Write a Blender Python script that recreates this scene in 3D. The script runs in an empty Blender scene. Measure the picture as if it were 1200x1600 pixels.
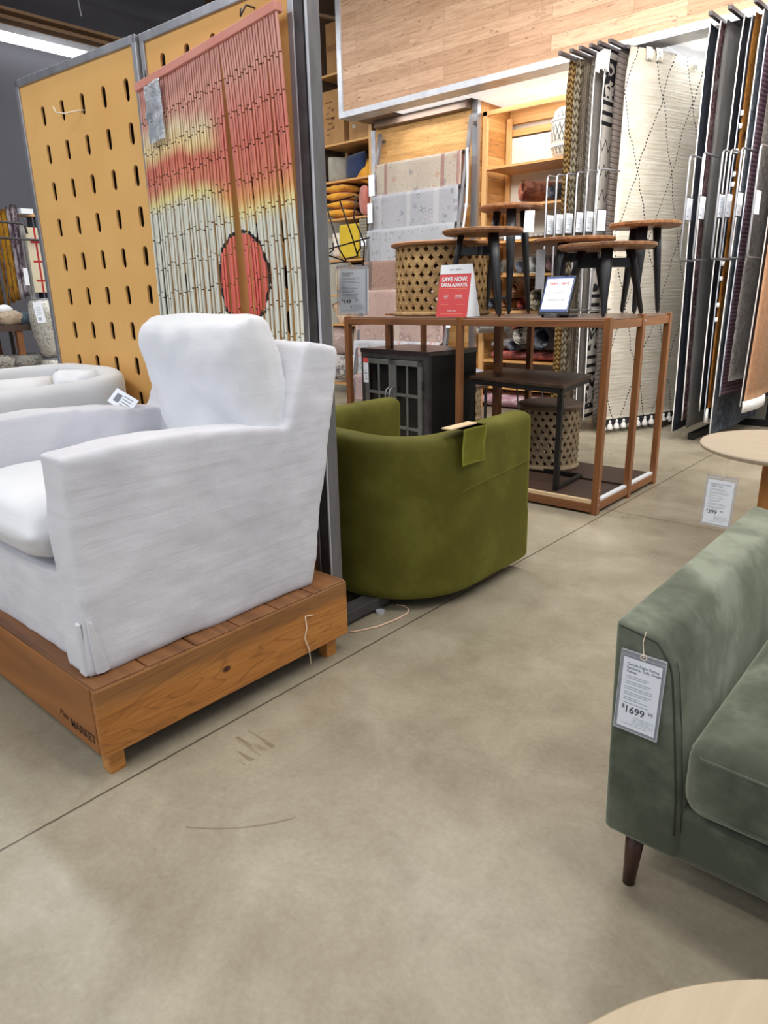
import bpy, bmesh, math, random
from mathutils import Vector, Matrix, noise
random.seed(7)
S = bpy.context.scene
C = S.collection
PI = math.pi

# ------------------------------------------------------------------ camera, world, exposure
camd = bpy.data.cameras.new('camera'); cam = bpy.data.objects.new('camera', camd); C.objects.link(cam)
camd.sensor_fit = 'VERTICAL'; camd.sensor_height = 32.0; camd.lens = 1085.33 / 1600 * 32.0
camd.clip_start = 0.02; camd.clip_end = 60
_p, _r, _a = 0.302568, 0.0209825, 0.723658
_Yv = Vector((math.sin(_a), math.cos(_a))); _Xv = Vector((math.cos(_a), -math.sin(_a)))
def _w(v): return Vector((v[0]*_Xv[0]+v[1]*_Xv[1], v[0]*_Yv[0]+v[1]*_Yv[1], v[2]))
_r0 = Vector((1, 0, 0)); _f = Vector((0, math.cos(_p), -math.sin(_p))); _d = -_r0.cross(_f)
_R = _w(math.cos(_r)*_r0 + math.sin(_r)*_d); _D = _w(-math.sin(_r)*_r0 + math.cos(_r)*_d); _F = _w(_f)
cam.matrix_world = Matrix(((_R.x, -_D.x, -_F.x, 0), (_R.y, -_D.y, -_F.y, 0), (_R.z, -_D.z, -_F.z, 1.2), (0, 0, 0, 1)))
S.camera = cam
S.view_settings.view_transform = 'Standard'; S.view_settings.look = 'None'
S.view_settings.gamma = 1.0; S.view_settings.use_curve_mapping = False
S.view_settings.exposure = -0.1
wd = bpy.data.worlds.new('world'); S.world = wd; wd.use_nodes = True
wd.node_tree.nodes['Background'].inputs[0].default_value = (0.80, 0.86, 1.0, 1)
wd.node_tree.nodes['Background'].inputs[1].default_value = 0.60

def area(name, loc, sx, sy, power, col=(1, 0.95, 0.88), rot=(0, 0, 0), spread=180):
    l = bpy.data.lights.new(name, 'AREA'); l.spread = math.radians(spread); l.shape = 'RECTANGLE'; l.size = sx; l.size_y = sy
    l.energy = power; l.color = col
    o = bpy.data.objects.new(name, l); C.objects.link(o); o.location = loc; o.rotation_euler = rot
    return o
CW = (0.93, 0.97, 1.0); WW = (1.0, 0.955, 0.89)
# rows of ceiling tubes of the store, 4 m up
area('store_tube_light', (-5.8, 1.62, 4.05), 3.4, 0.20, 60, CW)
area('store_tube_light', (-0.6, 1.3, 4.05), 3.6, 0.22, 62, WW)
area('store_tube_light', (-2.6, 3.9, 4.05), 4.2, 0.22, 105, WW)
area('store_tube_light', (1.6, 3.6, 4.05), 3.0, 0.22, 60, WW)
area('store_tube_light', (-0.8, -1.6, 4.05), 4.6, 0.25, 75, WW)
area('store_tube_light', (-4.6, -1.2, 4.05), 3.4, 0.25, 60, CW)
area('store_tube_light', (-6.6, 4.6, 4.05), 2.6, 0.22, 50, CW)
# unseen wash lights added to brighten fascia, hanging rugs and faces turned to camera
area('added_wash_light', (-1.0, 3.3, 3.6), 1.3, 0.30, 34, WW, (math.radians(58), 0, math.radians(23)), 84)
area('added_wash_light', (-3.4, 3.0, 3.2), 3.0, 0.35, 80, WW, (math.radians(72), 0, math.radians(8)))
area('added_wash_light', (0.7, 2.0, 3.9), 2.4, 0.35, 45, CW, (math.radians(62), 0, math.radians(35)))
area('added_wash_light', (0.8, 4.75, 3.5), 2.0, 0.35, 62, WW, (math.radians(64), 0, math.radians(66)), 110)
area('added_wash_light', (-0.9, -2.6, 3.8), 4.0, 0.35, 48, CW, (math.radians(60), 0, math.radians(14)))
# tubes inside the lit canopy of the rug alcove
area('canopy_tube_light', (-2.4, 6.50, 2.985), 3.6, 0.55, 34, CW)
area('canopy_tube_light', (-4.85, 6.22, 2.985), 0.8, 0.10, 4, CW)

# ------------------------------------------------------------------ helpers
def L(c):
    return tuple(((x/255)/12.92 if x/255 <= 0.04045 else ((x/255+0.055)/1.055)**2.4) for x in c[:3]) + (1,)
class N:
    def __init__(s, name):
        s.m = bpy.data.materials.new(name); s.m.use_nodes = True; s.t = s.m.node_tree
        s.b = s.t.nodes['Principled BSDF']; s.tc = s.t.nodes.new('ShaderNodeTexCoord')
    def n(s, ty, **k):
        o = s.t.nodes.new('ShaderNode'+ty)
        for a, v in k.items(): setattr(o, a, v)
        return o
    def l(s, a, b): s.t.links.new(a, b)
    def pos(s, sc=(1, 1, 1), rot=(0, 0, 0), src='Object', loc=(0, 0, 0)):
        mp = s.n('Mapping'); mp.inputs['Scale'].default_value = sc; mp.inputs['Rotation'].default_value = rot
        mp.inputs['Location'].default_value = loc
        s.l(s.tc.outputs[src], mp.inputs[0]); return mp.outputs[0]
    def noise(s, v, scale, detail=4, rough=.55, dist=0):
        o = s.n('TexNoise'); o.inputs['Scale'].default_value = scale; o.inputs['Detail'].default_value = detail
        o.inputs['Roughness'].default_value = rough; o.inputs['Distortion'].default_value = dist
        s.l(v, o.inputs['Vector']); return o.outputs[0]
    def ramp(s, f, stops, const=False):
        o = s.n('ValToRGB'); e = o.color_ramp.elements
        if const: o.color_ramp.interpolation = 'CONSTANT'
        while len(e) < len(stops): e.new(0.5)
        for i, (p, c) in enumerate(stops): e[i].position = p; e[i].color = L(c) if max(c) > 1 else (tuple(c)+(1,))[:4]
        s.l(f, o.inputs[0]); return o.outputs[0]
    def math(s, op, a, b=None, c=None):
        o = s.n('Math', operation=op)
        for i, x in enumerate((a, b, c)):
            if x is None: continue
            if isinstance(x, (int, float)): o.inputs[i].default_value = x
            else: s.l(x, o.inputs[i])
        return o.outputs[0]
    def mix(s, f, a, b, mode='MIX'):
        o = s.n('Mix', data_type='RGBA', blend_type=mode)
        if isinstance(f, (int, float)): o.inputs[0].default_value = f
        else: s.l(f, o.inputs[0])
        for i, x in ((6, a), (7, b)):
            if isinstance(x, tuple): o.inputs[i].default_value = x
            else: s.l(x, o.inputs[i])
        return o.outputs[2]
    def sep(s, v):
        o = s.n('SeparateXYZ'); s.l(v, o.inputs[0]); return o.outputs
    def comb(s, x, y, z):
        o = s.n('CombineXYZ')
        for i, q in enumerate((x, y, z)):
            if isinstance(q, (int, float)): o.inputs[i].default_value = q
            else: s.l(q, o.inputs[i])
        return o.outputs[0]
    def bump(s, h, strength=.3, dist=.01):
        o = s.n('Bump'); o.inputs['Strength'].default_value = strength; o.inputs['Distance'].default_value = dist
        s.l(h, o.inputs['Height']); s.l(o.outputs[0], s.b.inputs['Normal'])
    def set(s, col=None, rough=.6, metal=0, coat=0, spec=None, sheen=0, trans=0, emis=None, es=0, alpha=None):
        if col is not None:
            if isinstance(col, tuple): s.b.inputs['Base Color'].default_value = col
            else: s.l(col, s.b.inputs['Base Color'])
        s.b.inputs['Roughness'].default_value = rough; s.b.inputs['Metallic'].default_value = metal
        s.b.inputs['Coat Weight'].default_value = coat; s.b.inputs['Coat Roughness'].default_value = .15
        if spec is not None: s.b.inputs['Specular IOR Level'].default_value = spec
        if sheen: s.b.inputs['Sheen Weight'].default_value = sheen
        s.b.inputs['Transmission Weight'].default_value = trans
        if emis: s.b.inputs['Emission Color'].default_value = emis; s.b.inputs['Emission Strength'].default_value = es
        if alpha is not None: s.b.inputs['Alpha'].default_value = alpha
        return s.m

def mat(name, c1, c2=None, scale=6, st=(1, 1, 1), rough=.6, metal=0, bump=0, bs=None, bd=.004, detail=4,
        lo=.35, hi=.65, coat=0, sheen=0, spec=None, dist=0):
    k = N(name); v = k.pos(st)
    if c2 is None: col = L(c1)
    else: col = k.ramp(k.noise(v, scale, detail, .6, dist), [(lo, c1), (hi, c2)])
    if bump: k.bump(k.noise(v, bs or scale*4, 3), bump, bd)
    return k.set(col, rough, metal, coat, spec, sheen)

def wood(name, c1, c2, axis='x', scale=3, rough=.5, dark=None, coat=0, knots=False, ring=True):
    k = N(name); s = {'x': (.12, 1.6, 1.6), 'y': (1.6, .12, 1.6), 'z': (1.6, 1.6, .12)}[axis]
    v = k.pos(tuple(q*scale for q in s))
    a = k.noise(v, 3, 5, .6, .6); b = k.noise(v, 22, 3, .6)
    f = k.math('ADD', k.math('MULTIPLY', a, .7), k.math('MULTIPLY', b, .3))
    if ring:
        w = k.math('PINGPONG', k.math('MULTIPLY', k.noise(v, 1.3, 1, .4), 11), .5)
        f = k.math('ADD', k.math('MULTIPLY', f, .75), k.math('MULTIPLY', w, .4))
    st = [(.28, c1), (.72, c2)] if dark is None else [(.22, dark), (.36, c1), (.74, c2)]
    col = k.ramp(f, st)
    if knots:
        vo = k.n('TexVoronoi'); vo.inputs['Scale'].default_value = 1.0; vo.inputs['Randomness'].default_value = 1
        ks = {'x': (2.0, 6, 6), 'y': (6, 2.0, 6), 'z': (6, 6, 2.0)}[axis]
        k.l(k.pos(ks), vo.inputs['Vector'])
        kf = k.ramp(vo.outputs['Distance'], [(.10, (1, 1, 1)), (.17, (0, 0, 0))])
        col = k.mix(k.math('MULTIPLY', kf, .75), col, L((70, 32, 14)))
    k.bump(f, .15, .002)
    return k.set(col, rough, 0, coat)

# --- mesh helpers
def nb(): return bmesh.new()
def box(bm, x0, x1, y0, y1, z0, z1, M=None):
    r = bmesh.ops.create_cube(bm, size=1)['verts']
    m = Matrix.Translation(((x0+x1)/2, (y0+y1)/2, (z0+z1)/2)) @ Matrix.Diagonal((x1-x0, y1-y0, z1-z0, 1))
    bmesh.ops.transform(bm, matrix=(M @ m) if M else m, verts=r); return r
def tube(bm, pts, r, n=8, closed=False, taper=None, cap=True):
    pts = [Vector(p) for p in pts]; rings = []; up = None; m = len(pts)
    for i, p in enumerate(pts):
        a = pts[i-1] if (i or closed) else p; b = pts[(i+1) % m] if (i < m-1 or closed) else p
        t = (b-a).normalized()
        if up is None: up = Vector((0, 0, 1)) if abs(t.z) < .9 else Vector((1, 0, 0))
        s = t.cross(up).normalized(); u = s.cross(t).normalized(); up = u
        rr = r if taper is None else taper[i]
        rings.append([bm.verts.new(p + rr*(math.cos(2*PI*k/n)*s + math.sin(2*PI*k/n)*u)) for k in range(n)])
    for i in range(m if closed else m-1):
        A, B = rings[i], rings[(i+1) % m]
        for k in range(n): bm.faces.new((A[k], A[(k+1) % n], B[(k+1) % n], B[k]))
    if cap and not closed: bm.faces.new(rings[0][::-1]); bm.faces.new(rings[-1])
    return rings
def bar(bm, a, b, w, h=None, w2=None, h2=None, up=(0, 0, 1)):
    a, b = Vector(a), Vector(b); h = h or w; w2 = w2 or w; h2 = h2 or h
    t = (b-a).normalized(); u = Vector(up)
    if abs(t.dot(u)) > .95: u = Vector((0, 1, 0))
    s = t.cross(u).normalized(); u = s.cross(t)
    A = [bm.verts.new(a+s*x*w/2+u*y*h/2) for x, y in ((-1, -1), (1, -1), (1, 1), (-1, 1))]
    B = [bm.verts.new(b+s*x*w2/2+u*y*h2/2) for x, y in ((-1, -1), (1, -1), (1, 1), (-1, 1))]
    for k in range(4): bm.faces.new((A[k], A[(k+1) % 4], B[(k+1) % 4], B[k]))
    bm.faces.new(A[::-1]); bm.faces.new(B)
def lathe(bm, prof, n=40, c=(0, 0, 0), close=True):
    rings = []
    for r, z in prof:
        if r < 1e-5: rings.append([bm.verts.new((c[0], c[1], c[2]+z))])
        else: rings.append([bm.verts.new((c[0]+r*math.cos(2*PI*k/n), c[1]+r*math.sin(2*PI*k/n), c[2]+z)) for k in range(n)])
    m = len(rings)
    for i in range(m-1):
        A, B = rings[i], rings[i+1]
        for k in range(n):
            q = (k+1) % n
            if len(A) == 1: bm.faces.new((A[0], B[q], B[k]))
            elif len(B) == 1: bm.faces.new((A[k], A[q], B[0]))
            else: bm.faces.new((A[k], A[q], B[q], B[k]))
def prism(bm, poly, axis, a, b):
    # poly: 2D points; axis 'x' -> points are (y,z), 'y' -> (x,z), 'z' -> (x,y)
    f = {'x': lambda p, t: (t, p[0], p[1]), 'y': lambda p, t: (p[0], t, p[1]), 'z': lambda p, t: (p[0], p[1], t)}[axis]
    A = [bm.verts.new(f(p, a)) for p in poly]; B = [bm.verts.new(f(p, b)) for p in poly]
    n = len(poly)
    for i in range(n): bm.faces.new((A[i], A[(i+1) % n], B[(i+1) % n], B[i]))
    bm.faces.new(A[::-1]); bm.faces.new(B)
def grid(bm, fn, nu, nv, closeu=False):
    V = [[bm.verts.new(fn(i/nu, j/nv)) for j in range(nv+1)] for i in range(nu+(0 if closeu else 1))]
    for i in range(nu):
        for j in range(nv):
            bm.faces.new((V[i][j], V[(i+1) % len(V)][j], V[(i+1) % len(V)][j+1], V[i][j+1]))
    return V
def pillow(bm, M, w, h, t, n=14, p=2.6, seed=0, wr=.0):
    top = {}; bot = {}
    for i in range(n+1):
        for j in range(n+1):
            u = 2*i/n-1; v = 2*j/n-1
            f = max(0, (1-abs(u)**p)*(1-abs(v)**p))**.5
            pin = 1-.06*(u*u*v*v) + .0
            edge = 1-.05*((1-abs(u)**2)*(abs(v)**4)+(1-abs(v)**2)*(abs(u)**4))
            x = u*w/2*edge*pin; y = v*h/2*edge*pin
            d = wr*noise.noise(Vector((u*3+seed, v*3, seed)))
            if i in (0, n) or j in (0, n):
                q = bm.verts.new(M @ Vector((x, y, 0))); top[i, j] = bot[i, j] = q
            else:
                top[i, j] = bm.verts.new(M @ Vector((x, y, t/2*f+d))); bot[i, j] = bm.verts.new(M @ Vector((x, y, -t/2*f+d)))
    for i in range(n):
        for j in range(n):
            bm.faces.new((top[i, j], top[i+1, j], top[i+1, j+1], top[i, j+1]))
            bm.faces.new((bot[i, j], bot[i, j+1], bot[i+1, j+1], bot[i+1, j]))
def link(o): C.objects.link(o); return o
def obj(name, bm, m, parent=None, W=True, smooth=False, bev=0, seg=2, recalc=True):
    if recalc: bmesh.ops.recalc_face_normals(bm, faces=bm.faces)
    if parent and W:
        top = parent
        while top.parent: top = top.parent
        bm.transform(top.matrix_basis.inverted())
    me = bpy.data.meshes.new(name); bm.to_mesh(me); bm.free()
    for mm in (m if isinstance(m, (list, tuple)) else [m]): me.materials.append(mm)
    if smooth:
        for p in me.polygons: p.use_smooth = True
    o = link(bpy.data.objects.new(name, me)); o.parent = parent
    if bev:
        b = o.modifiers.new('bevel', 'BEVEL'); b.width = bev; b.segments = seg; b.limit_method = 'ANGLE'; b.angle_limit = .6
        b.harden_normals = False
        if not smooth:
            for p in me.polygons: p.use_smooth = False
    return o
def soft(o, vox=.015, it=6, disp=0, ds=.3, sub=0):
    r = o.modifiers.new('remesh', 'REMESH'); r.mode = 'VOXEL'; r.voxel_size = vox; r.use_smooth_shade = True
    s = o.modifiers.new('smooth', 'SMOOTH'); s.factor = .5; s.iterations = it
    if disp:
        t = bpy.data.textures.new('cloth', 'CLOUDS'); t.noise_scale = ds; t.noise_depth = 2
        d = o.modifiers.new('disp', 'DISPLACE'); d.texture = t; d.strength = disp; d.mid_level = .5
        d.texture_coords = 'LOCAL'
    return o
def thing(name, label, cat, loc=(0, 0, 0), rz=0, group=None):
    o = link(bpy.data.objects.new(name, None)); o.location = loc; o.rotation_euler = (0, 0, rz)
    o.empty_display_size = .1
    o.matrix_basis  # basis built from loc/rot
    o['label'] = label; o['category'] = cat
    if group: o['group'] = group
    return o
def tag(o, label, cat, group=None, kind=None):
    o['label'] = label; o['category'] = cat
    if group: o['group'] = group
    if kind: o['kind'] = kind
    return o
def struct(name, bm, m, **k):
    o = obj(name, bm, m, **k); o['kind'] = 'structure'; return o
def dup(o, parent=None):
    c = o.copy(); C.objects.link(c); c.parent = parent
    for ch in list(o.children): dup(ch, c)
    return c
def text(body, size, M, m, parent=None, align='LEFT', name='lettering', bold=0, shear=0, sx=1.0):
    cu = bpy.data.curves.new(name, 'FONT'); cu.body = body; cu.size = size; cu.align_x = align; cu.extrude = .0003
    cu.offset = bold; cu.shear = shear; cu.resolution_u = 3
    t = bpy.data.objects.new(name, cu); C.objects.link(t)
    bpy.context.view_layer.update()
    me = bpy.data.meshes.new_from_object(t.evaluated_get(bpy.context.evaluated_depsgraph_get()))
    bpy.data.objects.remove(t)
    me.transform(M @ Matrix.Diagonal((sx, 1, 1, 1)))
    if parent:
        top = parent
        while top.parent: top = top.parent
        me.transform(top.matrix_basis.inverted())
    me.materials.clear(); me.materials.append(m)
    o = link(bpy.data.objects.new(name, me)); o.parent = parent
    return o
def frame(o, x, n):
    # matrix with origin o, local x axis = x, local z axis = n (y = n cross x)
    x = Vector(x).normalized(); n = Vector(n).normalized(); y = n.cross(x).normalized(); x = y.cross(n)
    return Matrix(((x.x, y.x, n.x, o[0]), (x.y, y.y, n.y, o[1]), (x.z, y.z, n.z, o[2]), (0, 0, 0, 1)))
V3 = Vector
# ------------------------------------------------------------------ materials
def m_floor():
    k = N('polished_concrete'); v = k.pos()
    a = k.noise(v, 1.1, 6, .62, .3); b = k.noise(v, 4.5, 8, .7, .4); c = k.noise(v, 70, 3, .7)
    f = k.math('ADD', k.math('MULTIPLY', a, .5), k.math('ADD', k.math('MULTIPLY', b, .35), k.math('MULTIPLY', c, .15)))
    col = k.ramp(f, [(.36, (126, 116, 98)), (.46, (147, 137, 118)), (.55, (162, 153, 134)), (.68, (184, 176, 158))])
    # small dark chips and scuffs
    sp = k.ramp(k.noise(v, 34, 4, .8), [(.69, (0, 0, 0)), (.74, (1, 1, 1))])
    col = k.mix(k.math('MULTIPLY', sp, .45), col, L((92, 80, 62)))
    sc = k.ramp(k.noise(k.pos((5, 28, 1), (0, 0, .5)), 2.2, 5, .7, 1.2), [(.66, (0, 0, 0)), (.72, (1, 1, 1))])
    msk = k.ramp(k.noise(v, .9, 2), [(.55, (0, 0, 0)), (.62, (1, 1, 1))])
    col = k.mix(k.math('MULTIPLY', k.math('MULTIPLY', sc, msk), .35), col, L((110, 96, 76)))
    # saw cut joints: one line along Y at x = -1.53, one along X at y = 3.692
    s = k.sep(k.tc.outputs['Object'])
    wob = k.math('MULTIPLY', k.math('SUBTRACT', k.noise(v, 30, 3), .5), .006)
    j1 = k.math('LESS_THAN', k.math('ABSOLUTE', k.math('ADD', k.math('ADD', s[0], 1.531), wob)), .0036)
    j2 = k.math('LESS_THAN', k.math('ABSOLUTE', k.math('ADD', k.math('SUBTRACT', s[1], 3.692), wob)), .0035)
    j = k.math('MAXIMUM', j1, j2)
    col = k.mix(k.math('MULTIPLY', j, .85), col, L((74, 64, 50)))
    # curved scuff and a smeared brush mark in front of the platform
    dx = k.math('SUBTRACT', s[0], -1.504); dy = k.math('SUBTRACT', s[1], 1.100)
    rr_ = k.math('SQRT', k.math('ADD', k.math('MULTIPLY', dx, dx), k.math('MULTIPLY', dy, dy)))
    arc = k.math('LESS_THAN', k.math('ABSOLUTE', k.math('SUBTRACT', rr_, 0.469)), k.math('MULTIPLY', k.noise(v, 9, 3), .006))
    inb = k.math('MULTIPLY', k.math('GREATER_THAN', s[0], -1.266), k.math('LESS_THAN', s[0], -1.089)); inb = k.math('MULTIPLY', inb, k.math('LESS_THAN', s[1], .95))
    col = k.mix(k.math('MULTIPLY', k.math('MULTIPLY', arc, inb), .6), col, L((112, 98, 78)))
    bx = k.math('LESS_THAN', k.math('ABSOLUTE', k.math('SUBTRACT', s[0], -1.400)), .060); by = k.math('LESS_THAN', k.math('ABSOLUTE', k.math('SUBTRACT', s[1], 0.982)), .055)
    st = k.ramp(k.noise(k.pos((4, 46, 1), (0, 0, .65)), 1.0, 3, .6, .3), [(.5, (0, 0, 0)), (.56, (1, 1, 1))])
    col = k.mix(k.math('MULTIPLY', k.math('MULTIPLY', bx, by), k.math('MULTIPLY', st, .65)), col, L((108, 92, 72)))
    rr = k.ramp(k.noise(v, 3, 6, .7), [(.3, (.24,)*3+(1,)), (.7, (.44,)*3+(1,))])
    k.l(rr, k.b.inputs['Roughness'])
    k.bump(k.math('ADD', k.noise(v, 60, 4), k.math('MULTIPLY', j, -3)), .10, .002)
    m = k.set(col, .4, 0, .0, .5); k.l(rr, k.b.inputs['Roughness']); return m
def m_planks(name, swz, pal, bw=1.1, rh=.115):
    k = N(name); s = k.sep(k.tc.outputs['Object'])
    u, w = (s[0], s[2]) if swz == 'xz' else (s[1], s[2])
    vec = k.comb(u, w, 0)
    br = k.n('TexBrick'); k.l(vec, br.inputs['Vector'])
    br.inputs['Scale'].default_value = 1; br.inputs['Brick Width'].default_value = bw; br.inputs['Row Height'].default_value = rh
    br.inputs['Mortar Size'].default_value = .0012; br.inputs['Mortar Smooth'].default_value = .2
    br.inputs['Color1'].default_value = (0, 0, 0, 1); br.inputs['Color2'].default_value = (1, 1, 1, 1); br.inputs['Mortar'].default_value = (.5, .5, .5, 1)
    br.offset = .37; br.squash = 1
    base = k.ramp(br.outputs['Color'], pal)
    ns = k.n('Mapping'); ns.inputs['Scale'].default_value = (1.2, 14, 1)
    off = k.n('VectorMath', operation='ADD'); k.l(vec, off.inputs[0]); k.l(br.outputs['Color'], off.inputs[1]); k.l(off.outputs[0], ns.inputs[0])
    g = k.noise(ns.outputs[0], 3.2, 6, .65, .8)
    gr = k.ramp(g, [(.3, (190, 168, 140)), (.5, (232, 224, 212)), (.7, (255, 252, 246))])
    col = k.mix(.75, base, gr, 'MULTIPLY')
    sp = k.n('Mapping'); sp.inputs['Scale'].default_value = (4.5, 15, 1); k.l(off.outputs[0], sp.inputs[0])
    q = k.ramp(k.noise(sp.outputs[0], 2.3, 4, .75, .5), [(.63, (0, 0, 0)), (.665, (1, 1, 1))])
    col = k.mix(k.math('MULTIPLY', q, .8), col, L((84, 54, 36)))
    col = k.mix(k.math('MULTIPLY', br.outputs['Fac'], .8), col, L((96, 66, 42)))
    return k.set(col, .55)
def m_pattern(name, pal, scale=9, soft_=.5, base=None, st=(1, 1, 1), dist=1.0, bumpy=.3, worn=.5):
    k = N(name); v = k.pos(st)
    a = k.noise(v, scale, 6, .75, dist); b = k.noise(v, scale*.28, 3, .5, .6)
    f = k.math('ADD', k.math('MULTIPLY', a, .6), k.math('MULTIPLY', b, .4))
    n = len(pal); stops = [(.36+.28*i/(n-1), c) for i, c in enumerate(pal)]
    col = k.ramp(f, stops)
    vo = k.n('TexVoronoi'); vo.inputs['Scale'].default_value = scale*.9; k.l(v, vo.inputs['Vector'])
    rg = k.math('PINGPONG', k.math('MULTIPLY', vo.outputs['Distance'], 3.2), .5)
    rg = k.ramp(rg, [(.36, (0, 0, 0)), (.42, (1, 1, 1))])
    col = k.mix(k.math('MULTIPLY', rg, worn), col, L(base or pal[0]))
    k.bump(k.noise(v, 160, 2), bumpy, .003)
    return k.set(col, .9)
def m_stripe(name, c1, c2, axis, freq, duty=.5, rough=.85, wave=0, bumps=.4, third=None):
    k = N(name); s = k.sep(k.tc.outputs['Object']); a = {'x': 0, 'y': 1, 'z': 2}[axis]
    q = s[a]
    if wave:
        o = k.math('PINGPONG', k.math('MULTIPLY', k.math('ADD', s[0], s[1]), wave), .5)
        q = k.math('ADD', q, k.math('MULTIPLY', o, .6/freq))
    f = k.math('FRACT', k.math('MULTIPLY', q, freq))
    t = k.ramp(f, [(0, c1), (duty, c2)], True)
    t = k.mix(k.math('MULTIPLY', k.noise(k.pos(), 40, 3), .35), t, L(third or c1))
    k.bump(k.math('ADD', k.math('PINGPONG', k.math('MULTIPLY', q, freq*2), .5), k.noise(k.pos(), 90, 2)), bumps, .01)
    return k.set(t, rough)
def m_fabric(name, c1, c2, rough=.85, sc=2.5, wsc=500, wr=.0, sheen=.2, wrinkle=.0, lo=.38, hi=.62, st=(1, 1, 1)):
    k = N(name); v = k.pos()
    col = k.ramp(k.noise(k.pos(st), sc, 4, .55, .4), [(lo, c1), (hi, c2)])
    h = k.math('MULTIPLY', k.noise(v, wsc, 2), .15)
    if wrinkle:
        w = k.math('ADD', k.noise(k.pos((1, .6, 2.6), (.30, 0, 0)), 4.0, 3, .5, .6), k.math('MULTIPLY', k.noise(k.pos((1, .3, 6), (.2, 0, 0)), 7.0, 2, .5, .3), .5))
        h = k.math('ADD', h, k.math('MULTIPLY', w, wrinkle))
    k.bump(h, .30 if wrinkle else .35, .024 if wrinkle else .01)
    return k.set(col, rough, sheen=sheen)
def m_velvet(name, c1, c2, c3, sc=5):
    k = N(name); v = k.pos()
    f = k.math('ADD', k.math('MULTIPLY', k.noise(v, sc, 3, .5, .35), .8), k.math('MULTIPLY', k.noise(v, sc*7, 3, .6), .2))
    col = k.ramp(f, [(.38, c1), (.5, c2), (.63, c3)])
    k.bump(k.noise(v, 9, 3), .12, .01)
    k.b.inputs['Sheen Roughness'].default_value = .4
    m = k.set(col, .7, sheen=1.0, spec=.2); k.b.inputs['Sheen Tint'].default_value = L(tuple(min(255, x*1.35) for x in c3)); return m
MT = {}
MT['floor'] = m_floor()
MT['planks'] = m_planks('reclaimed_planks', 'xz', [(.0, (182, 146, 118)), (.5, (198, 163, 136)), (1, (210, 178, 151))])
MT['planks_warm'] = m_planks('reclaimed_planks_warm', 'xz', [(.0, (176, 124, 66)), (.5, (206, 156, 92)), (1, (222, 180, 122))])
MT['planks_side'] = m_planks('reclaimed_planks_side', 'yz', [(.0, (176, 120, 60)), (.5, (204, 150, 84)), (1, (220, 172, 110))])
MT['steel'] = mat('brushed_steel', (150, 150, 155), (176, 176, 180), 12, (1, 1, .1), .38, .75)
MT['edge_metal'] = mat('galvanised_trim', (186, 188, 196), (206, 208, 214), 8, rough=.4, metal=.35)
MT['grey_steel'] = mat('grey_painted_steel', (112, 110, 112), (132, 130, 132), 20, (1, 1, .2), .45, .5)
MT['dark_steel'] = mat('dark_steel', (66, 62, 64), (84, 80, 82), 14, rough=.5, metal=.4)
MT['brown_steel'] = mat('brown_steel', (74, 66, 62), (88, 80, 76), 14, rough=.5, metal=.3)
MT['black_metal'] = mat('black_metal', (24, 23, 24), (34, 33, 34), 18, rough=.45, metal=.3)
MT['black_paint'] = mat('black_paint', (22, 23, 26), (32, 33, 37), 12, rough=.42)
MT['peg'] = mat('mdf_board', (222, 170, 98), (230, 180, 108), 2.2, rough=.7, bump=.05)
MT['mdf_dark'] = mat('mdf_back', (52, 42, 36), (62, 50, 44), 4, rough=.8)
MT['wall_dark'] = mat('charcoal_wall', (84, 84, 92), (90, 90, 98), 1.5, rough=.85)
MT['wall_pale'] = mat('pale_wall', (206, 200, 184), (214, 208, 192), 1.2, rough=.8)
MT['wall_white'] = mat('white_wall', (220, 216, 206), (228, 224, 214), 1.2, rough=.8)
MT['ceiling'] = mat('black_ceiling', (20, 18, 17), (30, 27, 24), 2, rough=.9)
MT['beam'] = mat('tan_beam', (150, 120, 92), (166, 134, 104), 4, rough=.7)
MT['pine'] = wood('pine_shelf', (200, 146, 84), (224, 176, 116), 'x', 2.2, .5)
MT['pine_post'] = wood('pine_post', (208, 156, 96), (230, 186, 130), 'z', 2.2, .5)
MT['rack_wood'] = wood('honey_oak_post', (114, 70, 38), (150, 96, 54), 'z', 3, .42)
MT['rack_wood_x'] = wood('honey_oak_rail', (112, 70, 42), (148, 98, 60), 'x', 3, .42)
MT['rack_wood_y'] = wood('honey_oak_side_rail', (114, 70, 38), (150, 96, 54), 'y', 3, .42)
MT['pale_strip'] = wood('raw_pine_strip', (216, 184, 142), (234, 206, 168), 'x', 3, .6)
MT['top_board'] = wood('worn_brown_board', (112, 84, 66), (150, 124, 104), 'x', 3, .38, coat=.1)
MT['dark_board'] = wood('dark_walnut_board', (52, 36, 28), (78, 56, 44), 'x', 3, .55)
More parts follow.
